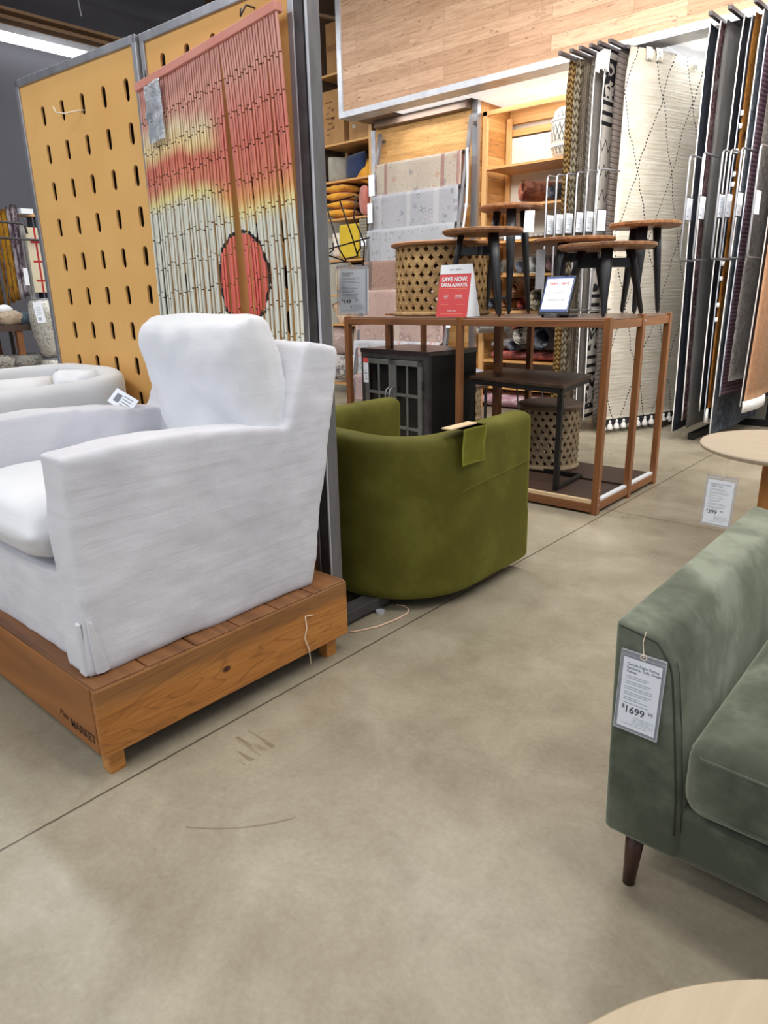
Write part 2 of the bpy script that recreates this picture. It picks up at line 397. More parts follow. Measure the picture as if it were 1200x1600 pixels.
def m_pallet():
    k = N('amber_pine'); v = k.pos((9, .9, 9)); s = k.sep(k.tc.outputs['Object'])
    # long cathedral grain
    g = k.noise(k.pos((4.2, 1.1, 9)), 1.0, 2, .5, .8)
    ring = k.math('PINGPONG', k.math('MULTIPLY', g, 15), .5)
    rl = k.ramp(ring, [(0, (1, 1, 1)), (.13, (0, 0, 0))])
    fine = k.noise(k.pos((30, 2.2, 60)), 2.0, 4, .6)
    col = k.ramp(k.math('ADD', k.math('MULTIPLY', k.noise(v, .9, 4), .6), k.math('MULTIPLY', fine, .4)), [(.34, (150, 92, 38)), (.5, (184, 120, 54)), (.66, (204, 142, 74))])
    col = k.mix(k.math('MULTIPLY', rl, .45), col, L((104, 60, 24)))
    wn = k.noise(k.pos((6, 2.0, 22)), 1.0, 5, .7, .3)
    top = k.ramp(k.math('ADD', s[2], k.math('MULTIPLY', wn, .12)), [(.245, (0, 0, 0)), (.285, (1, 1, 1))])
    col = k.mix(k.math('MULTIPLY', top, .5), col, L((92, 72, 54)))
    dy = k.math('SUBTRACT', s[1], -.062); dz = k.math('SUBTRACT', s[2], .160)
    d = k.math('SQRT', k.math('ADD', k.math('MULTIPLY', dy, dy), k.math('MULTIPLY', k.math('MULTIPLY', dz, dz), 2.2)))
    col = k.mix(k.ramp(d, [(.011, (1, 1, 1)), (.0175, (0, 0, 0))]), col, L((70, 30, 14)))
    k.bump(fine, .2, .002)
    return k.set(col, .48, coat=.08)
MT['pallet'] = m_pallet()
MT['pallet_x'] = wood('amber_pine_end', (132, 82, 38), (164, 104, 50), 'x', 1.6, .5, dark=(84, 52, 26))
MT['pallet_top'] = wood('worn_pine_slat', (112, 72, 40), (156, 106, 62), 'x', 2, .55, dark=(76, 48, 30))
MT['stool_top'] = wood('round_acacia_top', (118, 78, 48), (170, 122, 80), 'x', 4, .42, dark=(90, 52, 30))
MT['pale_oak'] = wood('pale_oak_top', (172, 156, 134), (190, 175, 154), 'x', 3.0, .5, ring=False)
MT['pale_oak2'] = wood('pale_oak_grain', (174, 155, 128), (196, 179, 153), 'y', 3.6, .5, ring=False)
MT['oak_leg'] = wood('orange_oak_leg', (168, 106, 48), (206, 144, 78), 'z', 2.5, .5, dark=(120, 70, 30))
MT['walnut_leg'] = wood('dark_walnut_leg', (48, 26, 16), (74, 42, 28), 'z', 3, .4)
MT['white_fab'] = m_fabric('white_slipcover', (206, 206, 213), (218, 218, 224), .9, 2.0, 420, wrinkle=.55, sheen=.15)
MT['white_cush'] = m_fabric('white_cushion_cover', (222, 224, 229), (232, 233, 237), .9, 2.2, 420, wrinkle=.45, sheen=.15)
MT['offwhite'] = m_fabric('offwhite_boucle', (206, 208, 212), (216, 217, 220), .9, 2.2, 300, sheen=.15)
MT['green_velvet'] = m_velvet('olive_velvet', (80, 77, 24), (86, 83, 27), (97, 95, 35), 5)
MT['sage_velvet'] = m_velvet('sage_velvet', (70, 75, 62), (96, 101, 87), (136, 142, 127), 4.2)
MT['drum_wood'] = mat('washed_carved_wood', (126, 96, 58), (184, 150, 100), 16, rough=.7, bump=.4, lo=.3, hi=.7)
MT['drum_grey'] = mat('grey_washed_wood', (104, 88, 66), (150, 130, 102), 16, rough=.75, bump=.4, lo=.3, hi=.7)
MT['drum_lid'] = wood('carved_stool_lid', (120, 78, 48), (156, 108, 68), 'x', 3, .5)
MT['drum_lid_dark'] = wood('dark_stool_lid', (84, 64, 50), (112, 90, 72), 'x', 3, .5)
MT['paper'] = mat('tag_paper', (226, 231, 240), (230, 235, 243), 3, rough=.45)
MT['ink'] = mat('tag_ink', (70, 74, 84), rough=.6)
MT['ink_soft'] = mat('tag_ink_soft', (168, 172, 182), rough=.6)
MT['ink_mid'] = mat('tag_ink_grey', (120, 124, 134), rough=.6)
MT['cardboard'] = mat('cardboard', (158, 116, 70), (176, 132, 84), 5, rough=.8)
MT['string'] = mat('cream_string', (232, 214, 190), rough=.7)
MT['red_card'] = mat('red_card', (206, 70, 72), (212, 78, 78), 2, rough=.5)
MT['white_card'] = mat('white_card', (228, 232, 238), rough=.5)
MT['peach_ink'] = mat('peach_ink', (240, 150, 120), rough=.6)
k = N('clear_sleeve'); MT['sleeve'] = k.set(L((205, 208, 222)), .12, alpha=.28)
k = N('cabinet_glass'); MT['glass_dark'] = k.set(L((10, 11, 14)), .06, 0, 0, .6, alpha=.72)
def tube_emit(name, col, st):
    k = N(name); return k.set(L((240, 240, 240)), .4, emis=col, es=st)
MT['tube'] = tube_emit('lit_tube', (1, 1, 1, 1), 6.0)
MT['diffuser'] = tube_emit('lit_diffuser', (.92, .96, 1, 1), .62)
MT['screen'] = tube_emit('lit_screen', (.86, .92, 1, 1), .55)
# ------------------------------------------------------------------ the room
bm = nb(); box(bm, -10.5, 4, -4, 7.3, -.06, 0); struct('floor', bm, MT['floor'])
bm = nb(); box(bm, -10.5, 4, 7.02, 7.2, 0, 5.2); struct('wall_back', bm, MT['wall_pale'])
bm = nb(); box(bm, -9.0, -8.8, -4, 7.02, 0, 5.2); struct('wall_left', bm, MT['wall_dark'])
bm = nb(); box(bm, -10.5, 4, -4, 7.3, 5.2, 5.3); struct('ceiling', bm, MT['ceiling'])
# plank fascia over the rug alcove with its metal edging
bm = nb(); box(bm, -5.70, 1.6, 5.95, 6.0, 3.03, 4.9); struct('trim_1', bm, MT['planks'])
bm = nb(); box(bm, -5.76, 1.6, 5.93, 6.14, 2.99, 3.045); box(bm, -5.76, -5.70, 5.93, 6.0, 3.045, 4.9)
struct('trim_2', bm, MT['edge_metal'])
bm = nb(); box(bm, -5.74, 1.6, 6.0, 6.14, 3.045, 3.2); box(bm, -5.74, -5.25, 6.14, 6.39, 3.0, 3.2)
box(bm, -5.6, -4.39, 6.30, 6.39, 2.93, 3.03); struct('trim_3', bm, mat('bronze_soffit', (120, 98, 84), (132, 110, 94), 3, rough=.6))
# plank box wall beside the alcove
bm = nb(); box(bm, -5.66, -4.37, 6.40, 6.46, 0, 2.97); struct('wall_plank', bm, MT['planks_warm'])
bm = nb(); box(bm, -4.345, -4.315, 6.44, 7.02, 0, 3.0); struct('wall_plank_side', bm, MT['planks_side'])
bm = nb(); box(bm, -4.375, -4.31, 6.385, 6.44, 0, 3.0); struct('trim_4', bm, MT['steel'])
bm = nb(); box(bm, -5.72, -5.66, 6.385, 6.44, 0, 2.93); struct('trim_5', bm, MT['edge_metal'])
# alcove back panels and header
bm = nb(); box(bm, -4.31, 1.6, 6.98, 7.02, 2.86, 3.0); box(bm, -4.31, 1.6, 6.95, 7.02, 2.74, 2.80); struct('trim_6', bm, MT['pine'])
# lit diffuser panels above the alcove
xs = [-5.20, -4.33, -3.79, -3.10, -2.41, -1.72, -1.03, -.34, .35, 1.04, 1.6]
for i in range(len(xs)-1):
    bm = nb(); y1 = 6.30 if i == 0 else 6.97
    box(bm, xs[i]+.006, xs[i+1]-.006, 6.145, y1, 3.0, 3.012)
    o = obj('ceiling_light', bm, MT['diffuser'])
    tag(o, ['pale lit diffuser panel left of the steel corner, over the ladder of rugs', 'lit diffuser panel just right of the steel corner',
            'lit diffuser panel over the carved white stool'][i] if i < 3 else
        'lit diffuser panel above the hanging rugs, under the plank fascia', 'ceiling light', 'lit diffuser panels of the alcove')
# dark ceiling steelwork and the long lamp on the far left
t = thing('linear_light', 'long bright fluorescent lamp high on the charcoal wall at far left', 'ceiling light', (-8.62, 4.0, 3.9))
bm = nb(); box(bm, -8.68, -8.54, 1.4, 5.2, 3.93, 4.0); obj('housing', bm, MT['edge_metal'], t, bev=.005)
for y0, y1 in ((1.45, 4.24), (4.27, 5.15)):
    bm = nb(); tube(bm, [(-8.6, y0, 3.89), (-8.6, y1, 3.89)], .042, 12); obj('lamp_tube', bm, MT['tube'], t, smooth=True)
bm = nb(); box(bm, -8.78, -8.6, .5, 6.6, 4.07, 4.10); box(bm, -8.76, -8.74, .5, 6.6, 4.03, 4.16); box(bm, -8.78, -8.6, .5, 6.6, 4.155, 4.185)
o = obj('ceiling_beam', bm, MT['beam']); tag(o, 'long tan steel beam above the fluorescent lamp at far left', 'beam')
bm = nb(); bar(bm, (-7.4, 2.4, 4.15), (-5.2, 6.6, 4.35), .07, .02); bar(bm, (-7.4, 2.4, 4.20), (-5.2, 6.6, 4.40), .02, .1)
o = obj('ceiling_beam', bm, MT['beam']); tag(o, 'short slanting tan beam end in the dark at the top left', 'beam')
bm = nb(); bar(bm, (-8.0, 3.4, 4.42), (-6.6, 6.9, 4.30), .06, .03)
o = obj('ceiling_beam', bm, MT['beam']); tag(o, 'thin tan pipe high above the left pegboard', 'beam')
bm = nb(); tube(bm, [(-8.2, 4.5, 4.15), (-8.2, 4.42, 5.2)], .008, 6)
o = obj('hanger_wire', bm, MT['edge_metal']); tag(o, 'thin wire dropping from the dark ceiling above the lamp', 'wire')
bm = nb(); box(bm, -8.8, -6.7, 6.6, 6.9, 2.3, 5.2); o = struct('wall_recess', bm, mat('brown_wall', (84, 62, 46), (92, 70, 52), 2, rough=.85))

# ------------------------------------------------------------------ pegboard screen, hinged panels
def slot_panel(name, P0, ang, width, parent, holes, thick=.009, back=False, ztop=2.08, zbot=.10):
    cu = bpy.data.curves.new(name, 'CURVE'); cu.dimensions = '2D'; cu.fill_mode = 'BOTH'; cu.extrude = thick/2
    def spl(pts):
        s = cu.splines.new('POLY'); s.points.add(len(pts)-1); s.use_cyclic_u = True
        for i, p in enumerate(pts): s.points[i].co = (p[0], p[1], 0, 1)
    spl([(-width, zbot), (0, zbot), (0, ztop), (-width, ztop)])
    for hx, hz in holes:
        pts = []
        for k in range(9): a = PI*k/8; pts.append((hx+.0150*math.cos(a), hz+.024+.0150*math.sin(a)))
        for k in range(9): a = PI+PI*k/8; pts.append((hx+.0150*math.cos(a), hz-.024+.0150*math.sin(a)))
        spl(pts)
    t = bpy.data.objects.new(name, cu); C.objects.link(t); bpy.context.view_layer.update()
    me = bpy.data.meshes.new_from_object(t.evaluated_get(bpy.context.evaluated_depsgraph_get())); bpy.data.objects.remove(t)
    M = Matrix.Translation((P0[0], P0[1], 0)) @ Matrix.Rotation(ang, 4, 'Z') @ Matrix.Rotation(PI/2, 4, 'X')
    me.transform(parent.matrix_basis.inverted() @ M)
    me.materials.clear(); me.materials.append(MT['mdf_dark'] if back else MT['peg'])
    o = link(bpy.data.objects.new(name, me)); o.parent = parent
    return o
def along(P0, ang, d, n=0):   # point at distance d to the left of the hinge, n in front
    return P0[0]-d*math.cos(ang)+n*math.sin(ang), P0[1]-d*math.sin(ang)-n*math.cos(ang)
def panel_frame(P0, ang, w, parent, ztop=2.11):
    for d in (.0125, w-.0125):
        a = along(P0, ang, d, 0); bm = nb()
        bar(bm, (a[0], a[1], .05), (a[0], a[1], ztop), .025, .05)
        bm.transform(Matrix.Translation((a[0], a[1], 0)) @ Matrix.Rotation(ang, 4, 'Z') @ Matrix.Translation((-a[0], -a[1], 0)))
        o = obj('frame_post', bm, MT['steel'], parent, bev=.003)
    for z in (ztop-.015, .06):
        a = along(P0, ang, 0); b = along(P0, ang, w); bm = nb()
        bar(bm, (a[0], a[1], z), (b[0], b[1], z), .05, .03); obj('frame_rail', bm, MT['steel'], parent, bev=.003)
hz = [1.075+.1455*k for k in range(-4, 7)]
A1 = math.radians(4.4); A2 = math.radians(1.8)
H2 = (-1.757, 1.655); W2 = .79
H1 = (-2.553, 1.617); W1 = .868
t = thing('pegboard_panel', 'tan pegboard panel at left, empty, with five columns of slots', 'pegboard', (H1[0], H1[1], 0))
hx = [-.092-.149*k for k in range(5)]
slot_panel('board', along(H1, A1, .0, .012), A1, W1, t, [(x, z) for x in hx for z in hz])
slot_panel('back_board', along(H1, A1, .0, -.045), A1, W1, t, [(x, z) for x in hx for z in hz], .006, True)
panel_frame(H1, A1, W1, t)
q = along(H1, A1, .40, .03); bm = nb()
tube(bm, [(q[0], q[1]+.03, 1.93), (q[0], q[1], 1.925), (q[0]-.02, q[1]-.05, 1.91), (q[0]-.05, q[1]-.07, 1.915), (q[0]-.055, q[1]-.075, 1.935)], .003, 6)
o = obj('wire_hook', bm, MT['string'], smooth=True); tag(o, 'white bent wire hook sticking out of the empty pegboard', 'hook')
t = thing('pegboard_panel', 'tan pegboard panel behind the bead curtain, joined to the steel upright', 'pegboard', (H2[0], H2[1], 0))
hx2 = [-.104-.1415*k for k in range(5)]
hz2 = [z+.042 for z in hz]
slot_panel('board', along(H2, A2, .0, .012), A2, W2, t, [(x, z) for x in hx2 for z in hz2])
slot_panel('back_board', along(H2, A2, .0, -.045), A2, W2, t, [(x, z) for x in hx2 for z in hz2], .006, True)
panel_frame(H2, A2, W2, t)
t = thing('steel_upright', 'tall grey steel upright with a flat floor foot beside the green chair', 'upright', (-1.725, 1.65, 0))
bm = nb(); box(bm, -1.750, -1.698, 1.632, 1.682, .05, 2.2); obj('post', bm, MT['grey_steel'], t, bev=.002)
bm = nb(); box(bm, -1.748, -1.712, 1.626, 1.632, .06, 2.2); obj('channel', bm, MT['dark_steel'], t)
bm = nb(); box(bm, -1.7035, -1.698, 1.6265, 1.632, .06, 2.2); box(bm, -1.755, -1.750, 1.6265, 1.632, .06, 2.2); obj('bright_edge', bm, MT['edge_metal'], t)  # right strip puts the edge highlight into paler metal; left is a silver line
bm = nb(); box(bm, -1.76, -1.69, 1.36, 1.935, .012, .056); obj('foot', bm, MT['dark_steel'], t, bev=.004)
bm = nb(); tube(bm, [(-1.675, 1.86, 0), (-1.675, 1.86, .012)], .018, 12); tube(bm, [(-1.725, 1.9, 0), (-1.725, 1.9, .014)], .02, 12); tube(bm, [(-1.725, 1.4, 0), (-1.725, 1.4, .014)], .02, 12)
obj('foot_pad', bm, MT['edge_metal'], t)

# bead curtain
def m_curtain():
    k = N('painted_bamboo'); s = k.sep(k.tc.outputs['Object']); x, z = s[0], s[2]
    # the parent stands at x = -2.13, z = 0
    nz = k.math('MULTIPLY', k.math('SUBTRACT', k.noise(k.pos((6, 1, 1.2)), 1.0, 2), .5), .10)
    wav = k.math('MULTIPLY', k.math('SINE', k.math('MULTIPLY', x, 9.0)), .022)
    zz = k.math('ADD', k.math('ADD', z, nz), wav)
    left = k.ramp(k.math('SUBTRACT', zz, 1.0), [(.0, (214, 214, 200)), (.50, (214, 214, 200)), (.545, (228, 216, 150)), (.585, (214, 134, 108)), (.66, (206, 112, 92)),
                  (.70, (232, 206, 150)), (.755, (226, 208, 172)), (.80, (210, 156, 138)), (.88, (206, 148, 134)), (1, (212, 152, 138))])
    right = k.ramp(k.math('SUBTRACT', zz, 1.0), [(.0, (214, 214, 200)), (.44, (214, 214, 200)), (.49, (230, 214, 150)), (.53, (222, 160, 100)), (.58, (212, 126, 102)), (.70, (206, 114, 98)),
                  (.80, (208, 130, 114)), (.9, (206, 148, 134)), (1, (212, 152, 138))])
    f = k.ramp(k.math('ADD', k.math('MULTIPLY', x, 2.6), .5), [(.42, (0, 0, 0)), (.64, (1, 1, 1))])
    col = k.mix(f, left, right)
    dx = k.math('DIVIDE', k.math('SUBTRACT', x, .117), .142); dz = k.math('DIVIDE', k.math('SUBTRACT', z, 1.262), .158)
    d = k.math('SQRT', k.math('ADD', k.math('MULTIPLY', dx, dx), k.math('MULTIPLY', dz, dz)))
    sun = k.ramp(k.math('ADD', k.math('MULTIPLY', z, .5), k.math('MULTIPLY', k.noise(k.pos((14, 1, 1)), 1, 2), .1)), [(.58, (206, 84, 74)), (.72, (218, 112, 98))])
    col = k.mix(k.math('LESS_THAN', d, .93), col, sun)
    ringf = k.math('MULTIPLY', k.math('LESS_THAN', d, 1.0), k.math('GREATER_THAN', d, .93))
    dash = k.math('GREATER_THAN', k.noise(k.pos((60, 1, 40)), 1, 1), .36)
    col = k.mix(k.math('MULTIPLY', ringf, dash), col, L((24, 20, 22)))
    return k.set(col, .5)
MT['curtain'] = m_curtain()
MT['knot'] = mat('dark_bead', (40, 26, 24), rough=.6)
CT = thing('bead_curtain', 'bamboo bead curtain painted with a red sun, hung from a pink rod', 'curtain', (-2.13, 1.585, 0))
bm = nb(); bar(bm, (-2.553, 1.585, 1.935), (-1.772, 1.590, 2.008), .030, .026); obj('rod', bm, mat('pink_rod', (214, 140, 124), (220, 150, 134), 8, rough=.55), CT, bev=.002)
ns = 60
for i in range(ns):
    u = i/(ns-1)
    xt = -2.542+u*(.762); zt = 1.924+(xt+2.553)/.781*.073
    # parting: strands left of the middle lean left, the others right
    par = .63
    xb = -2.555+(u/par)*.505 if u < par else -2.008+((u-par)/(1-par))*.262
    if u > .93: xb += .016
    if .30 < u < .33: xb -= .004
    yb = 1.578+.008*math.sin(i*1.7)
    bm = nb(); z = zt; seg = 0
    off = .012*math.sin(i*2.3)+.01*random.random()
    L0 = .105+off
    kn = nb()
    while z > .42:
        ln = L0 if seg == 0 else .098+.003*random.random(); z2 = max(z-ln+.003, .4)
        def X(zz): 
            q = min(1, (zt-zz)/.75); return xt+(xb-xt)*(q**.8)
        a = V3((X(z), 1.585+(yb-1.585)*(zt-z), z)); b = V3((X(z2), 1.585+(yb-1.585)*(zt-z2), z2))
        a.x += .0012*math.sin(i*3+seg); tube(bm, [a, b], .0052, 6)
        tube(bm, [b, b+V3((.0008, 0, -.0042))], .0024 if (i*7+seg*3) % 4 else .0044, 4)
        z = z-ln-.001; seg += 1
    kn.free()
    for f in bm.faces:
        if f.calc_area() < 4.0e-5 and len(f.verts) == 4 and abs(f.normal.z) < .8 and (max(v.co.z for v in f.verts)-min(v.co.z for v in f.verts)) < .006: f.material_index = 1
    obj('bead_strand', bm, [MT['curtain'], MT['knot']], CT)
# crumpled plastic sleeve pinned on the curtain
bm = nb()
V = grid(bm, lambda u, v: V3((-2.478+.105*u, 1.562-.012*math.sin(3*u)-.01*noise.noise(V3((u*4, v*5, 1))), 1.925-.185*v-.006*math.sin(5*u))), 14, 22)
r = bmesh.ops.solidify(bm, geom=bm.faces[:], thickness=.0012)
k = N('crumpled_plastic'); k.bump(k.noise(k.pos(), 34, 4, .6, 1.5), .9, .02); MT['crumple'] = k.set(k.ramp(k.noise(k.pos(), 30, 3), [(.35, (200, 212, 226)), (.6, (240, 245, 252))]), .35, spec=.5)
ST = thing('price_tag', 'crumpled plastic price sleeve reading 75, clipped to the bead curtain', 'price tag', (-2.43, 1.56, 1.74))
obj('sleeve', bm, MT['crumple'], ST, smooth=True)
text('75', .04, frame((-2.455, 1.545, 1.80), (1, 0, 0), (0, -1, .05)), MT['ink_mid'], ST)
for a, b in (((-2.505, 1.60, 1.965), (-2.47, 1.57, 1.955)), ((-1.93, 1.60, 2.05), (-1.93, 1.575, 2.015))):
    bm = nb(); tube(bm, [(a[0], 1.64, a[2]), a, b, (b[0]+.004, b[1], b[2]+.02)], .0028, 6)
    o = obj('curtain_hook', bm, MT['dark_steel'], smooth=True)
    tag(o, 'thin wire peg hook holding up the left end of the pink rod' if a[0] < -2.2 else 'thin wire peg hook above the right half of the pink rod', 'hook')

# ------------------------------------------------------------------ pallet plinth
t = thing('wooden_platform', 'amber pine display platform on short legs under the white armchair', 'platform', (-2.02, 1.11, 0))
bm = nb(); box(bm, -1.580, -1.556, .655, 1.560, .072, .270); obj('side_board', bm, MT['pallet'], t, bev=.006)
bm = nb(); box(bm, -2.50, -1.582, .655, .680, .074, .268); obj('end_board', bm, MT['pallet_x'], t, bev=.004)
bm = nb(); box(bm, -2.50, -1.582, 1.535, 1.558, .074, .268); obj('end_board', bm, MT['pallet_x'], t, bev=.004)
bm = nb(); box(bm, -2.50, -2.476, .68, 1.535, .074, .268); obj('side_board', bm, MT['pallet'], t, bev=.004)
for i in range(6):
    y0 = .658+i*.1502
    bm = nb(); box(bm, -2.49, -1.560, y0, y0+.146, .255, .276); obj('slat', bm, MT['pallet_top'], t, bev=.004)
for x, y in ((-1.605, .70), (-1.605, 1.50), (-2.44, .70), (-2.44, 1.50)):
    bm = nb(); box(bm, x-.022, x+.022, y-.022, y+.022, 0, .08); obj('leg', bm, MT['pallet'], t, bev=.002)
stamp = mat('burnt_stamp', (62, 34, 20), rough=.7)
F = frame((-1.895, .6545, .1075), (1, 0, 0), (0, -1, 0))
text('Plus', .030, F @ Matrix.Translation((.104, .004, 0)), stamp, t, shear=.3)
text('MARKET', .036, F @ Matrix.Translation((.168, -.006, 0)), stamp, t, bold=.0006, sx=1.0)
bm = nb(); tube(bm, [(-1.552, 1.395, .205), (-1.551, 1.36, .213), (-1.549, 1.362, .17), (-1.548, 1.350, .14), (-1.55, 1.368, .09), (-1.55, 1.372, .035)], .0022, 6)
o = obj('string', bm, MT['string'], smooth=True); tag(o, 'cream string dangling from the side of the amber platform', 'string')
bm = nb(); tube(bm, [(-1.655, 1.665, .004), (-1.64, 1.675, .004), (-1.60, 1.76, .004), (-1.585, 1.85, .004), (-1.585, 1.92, .004), (-1.605, 1.955, .004), (-1.64, 1.965, .004), (-1.67, 1.955, .004)], .003, 6)
o = obj('floor_wire', bm, mat('pale_wire', (236, 200, 170), rough=.6), smooth=True); tag(o, 'thin pale wire curled on the floor at the foot of the upright', 'wire')

# ------------------------------------------------------------------ white slipcovered armchair
t = thing('armchair', 'white slipcovered armchair standing on the amber wooden platform', 'armchair', (-2.01, 1.1, .276))
bm = nb()
side = [(.672, .275), (.682, .50), (.690, .852), (.96, .862), (1.15, .852), (1.36, .826), (1.40, .812), (1.52, .80), (1.515, .60), (1.485, .45), (1.462, .275)]
prism(bm, side, 'x', -1.735, -1.612)
prism(bm, side, 'x', -2.42, -2.30)
prism(bm, [(1.345, .30), (1.385, .80), (1.475, 1.058), (1.50, 1.07), (1.62, 1.045), (1.625, 1.0), (1.56, .74), (1.50, .45), (1.465, .275)], 'x', -2.42, -1.612)
prism(bm, [(.70, .275), (.70, .525), (1.42, .515), (1.42, .275)], 'x', -2.36, -1.66)
o = obj('slipcover', bm, MT['white_fab'], t); soft(o, .010, 5, .016, .16)
# skirt pleats at the corners
for (x, y, a) in ((-1.6100, .690, 0),):
    bm = nb(); prism(bm, [(y, .435), (y+.012, .425), (y+.040, .285), (y+.022, .281), (y+.004, .284)], 'x', x-.010, x+.004)
    obj('skirt_pleat', bm, MT['white_fab'], t, bev=.002)
bm = nb(); prism(bm, [(-1.625, .425), (-1.635, .43), (-1.652, .284), (-1.622, .282)], 'y', .6690, .680); obj('skirt_pleat', bm, MT['white_fab'], t, bev=.002)
bm = nb(); pillow(bm, Matrix.Translation((-2.018, 1.03, .632)), .60, .84, .20, 22, 6, 3, .006)
o = obj('seat_cushion', bm, MT['white_cush'], t, smooth=True); soft(o, .012, 4)
bm = nb(); M = Matrix.Translation((-1.935, 1.375, .915)) @ Matrix.Rotation(math.radians(-3), 4, 'Z') @ Matrix.Rotation(math.radians(103), 4, 'X')
pillow(bm, M, .63, .52, .21, 26, 7.5, 5, .014); o = obj('back_cushion', bm, MT['white_cush'], t, smooth=True); soft(o, .011, 4, .012, .12)

# ------------------------------------------------------------------ barrel chairs: U-shaped padded wall swept round the seat
def ushell(bm, cx, cy, w, d, rc, th, z0, ztop, back=-1, end_drop=.0, nseg=10, lean=.0):
    # centre line of the wall, from one arm end round the back to the other arm end
    hw = w/2-th/2; pts = []
    yb = back*(d/2-th/2); ye = -back*(d/2)
    pts.append((-hw, ye)); pts.append((-hw, (ye+yb)/2))
    for k in range(nseg+1):
        a = k/nseg*PI/2; pts.append((-hw+rc*(1-math.cos(a)), yb-back*rc*(1-math.sin(a))))
    for k in range(nseg+1):
        a = (1-k/nseg)*PI/2; pts.append((hw-rc*(1-math.cos(a)), yb-back*rc*(1-math.sin(a))))
    pts.append((hw, (ye+yb)/2)); pts.append((hw, ye))
    n = len(pts); rings = []; m = 16
    for i, p in enumerate(pts):
        a = V3(pts[max(0, i-1)]); b = V3(pts[min(n-1, i+1)]); tg = (b-a).normalized(); nn = V3((tg.y, -tg.x))
        zt = ztop(i/(n-1)) if callable(ztop) else ztop
        ring = []
        for k in range(m):
            a = 2*PI*k/m; cx_, cz_ = math.cos(a), math.sin(a)
            sx = math.copysign(abs(cx_)**.55, cx_)*th/2; 
            zz = (zt-th*.42+math.copysign(abs(cz_)**.9, cz_)*th*.42) if cz_ > 0 else z0+.02*(1+cz_)
            if cz_ < 0: sx *= .96
            ring.append(bm.verts.new((cx+p[0]+nn.x*sx, cy+p[1]+nn.y*sx, zz)))
        rings.append(ring)
    for i in range(n-1):
        for k in range(m): bm.faces.new((rings[i][k], rings[i+1][k], rings[i+1][(k+1) % m], rings[i][(k+1) % m]))
    bm.faces.new(rings[0]); bm.faces.new(rings[-1][::-1])
    return pts
t = thing('barrel_chair', 'olive green velvet barrel chair seen from behind, beside the steel upright', 'armchair', (-1.90, 2.24, 0))
bm = nb(); ushell(bm, -1.895, 2.235, .86, .80, .30, .13, .045, lambda s: .705+.012*abs(s-.5)*2+.018*math.sin(s*PI*2), -1)
o = obj('shell', bm, MT['green_velvet'], t, smooth=True); soft(o, .014, 7)
bm = nb(); pillow(bm, Matrix.Translation((-1.895, 2.31, .40)), .62, .66, .18, 16, 5); obj('seat_cushion', bm, MT['green_velvet'], t, smooth=True)
bm = nb(); box(bm, -2.24, -1.55, 1.96, 2.60, .06, .32); o = obj('seat_base', bm, MT['green_velvet'], t, bev=.03, seg=3)
bm = nb(); lathe(bm, [(0, 0), (.24, 0), (.24, .018), (.06, .022), (.06, .06), (0, .06)], 32, (-1.895, 2.235, 0)); obj('swivel_base', bm, MT['black_metal'], t)
# seams
bm = nb(); tube(bm, [(-1.458, 2.10, .48), (-1.457, 2.3, .495), (-1.457, 2.6, .515)], .0022, 5)
obj('seam', bm, MT['green_velvet'], t)
# fabric swatch with clipboard over the rim
def fl(u, v):
    s = v*.20; ang = u
    z = .722 if s < .06 else .722-(s-.06)
    x = -1.515+s if s < .06 else -1.449+.004*math.sin(v*6)
    return V3((x-.003*math.sin(5*u), 2.085+.150*u+.006*v, z))
bm = nb(); grid(bm, fl, 8, 20); bmesh.ops.solidify(bm, geom=bm.faces[:], thickness=.004)
o = obj('fabric_swatch', bm, m_velvet('light_olive_velvet', (112, 112, 34), (128, 128, 44), (142, 142, 56), 6), smooth=True)
tag(o, 'square green velvet swatch hanging over the rim of the barrel chair', 'fabric swatch')
bm = nb(); box(bm, -1.52, -1.475, 2.05, 2.22, .722, .728); t2 = obj('sample_board', bm, MT['pale_strip'], bev=.002)
tag(t2, 'thin pale wooden sample board lying on the green chair rim', 'board')

# second white barrel chair on its own platform
t = thing('wooden_platform', 'low amber platform under the rounded white barrel chair at left', 'platform', (-3.15, 1.0, 0))
bm = nb(); box(bm, -3.62, -2.56, .50, 1.55, .072, .270); obj('box_body', bm, MT['pallet_x'], t, bev=.005)
for x in (-3.56, -2.62):
    for y in (.56, 1.49): bm = nb(); box(bm, x-.022, x+.022, y-.022, y+.022, 0, .08); obj('leg', bm, MT['pallet'], t)
t = thing('barrel_chair', 'rounded white barrel chair behind the far arm of the white armchair', 'armchair', (-3.05, 1.1, .27))
bm = nb(); ushell(bm, -3.06, 1.02, .92, 1.04, .26, .10, .28, lambda s: .905+.03*(1-abs(s-.5)*2), 1)
o = obj('shell', bm, MT['offwhite'], t, smooth=True); soft(o, .016, 6)
bm = nb(); box(bm, -3.46, -2.66, .52, 1.42, .29, .60); obj('seat_base', bm, MT['offwhite'], t, bev=.03, seg=3)
for x in (-3.4, -2.72):
    for y in (.6, 1.4): bm = nb(); box(bm, x-.02, x+.02, y-.02, y+.02, .27, .30); obj('foot', bm, MT['walnut_leg'], t)
for (x, y, z, w, h, a, b, lab) in ((-2.80, .93, .775, .62, .32, 84, 88, 'long plump white pillow just inside the rim of the white barrel chair'),
                           (-3.06, .90, .80, .44, .38, 76, 84, 'white pillow behind the long one at the far left'),
                           (-2.86, 1.34, .84, .20, .20, 80, 30, 'small ruffled white pillow tucked in the chair corner')):
    bm = nb(); M = Matrix.Translation((x, y, z)) @ Matrix.Rotation(math.radians(b), 4, 'Z') @ Matrix.Rotation(math.radians(a), 4, 'X')
    pillow(bm, M, w, h, .13, 16, 2.8, x*3, .018); o = obj('pillow', bm, MT['white_cush'], smooth=True); tag(o, lab, 'pillow', 'pillows in the white barrel chair')
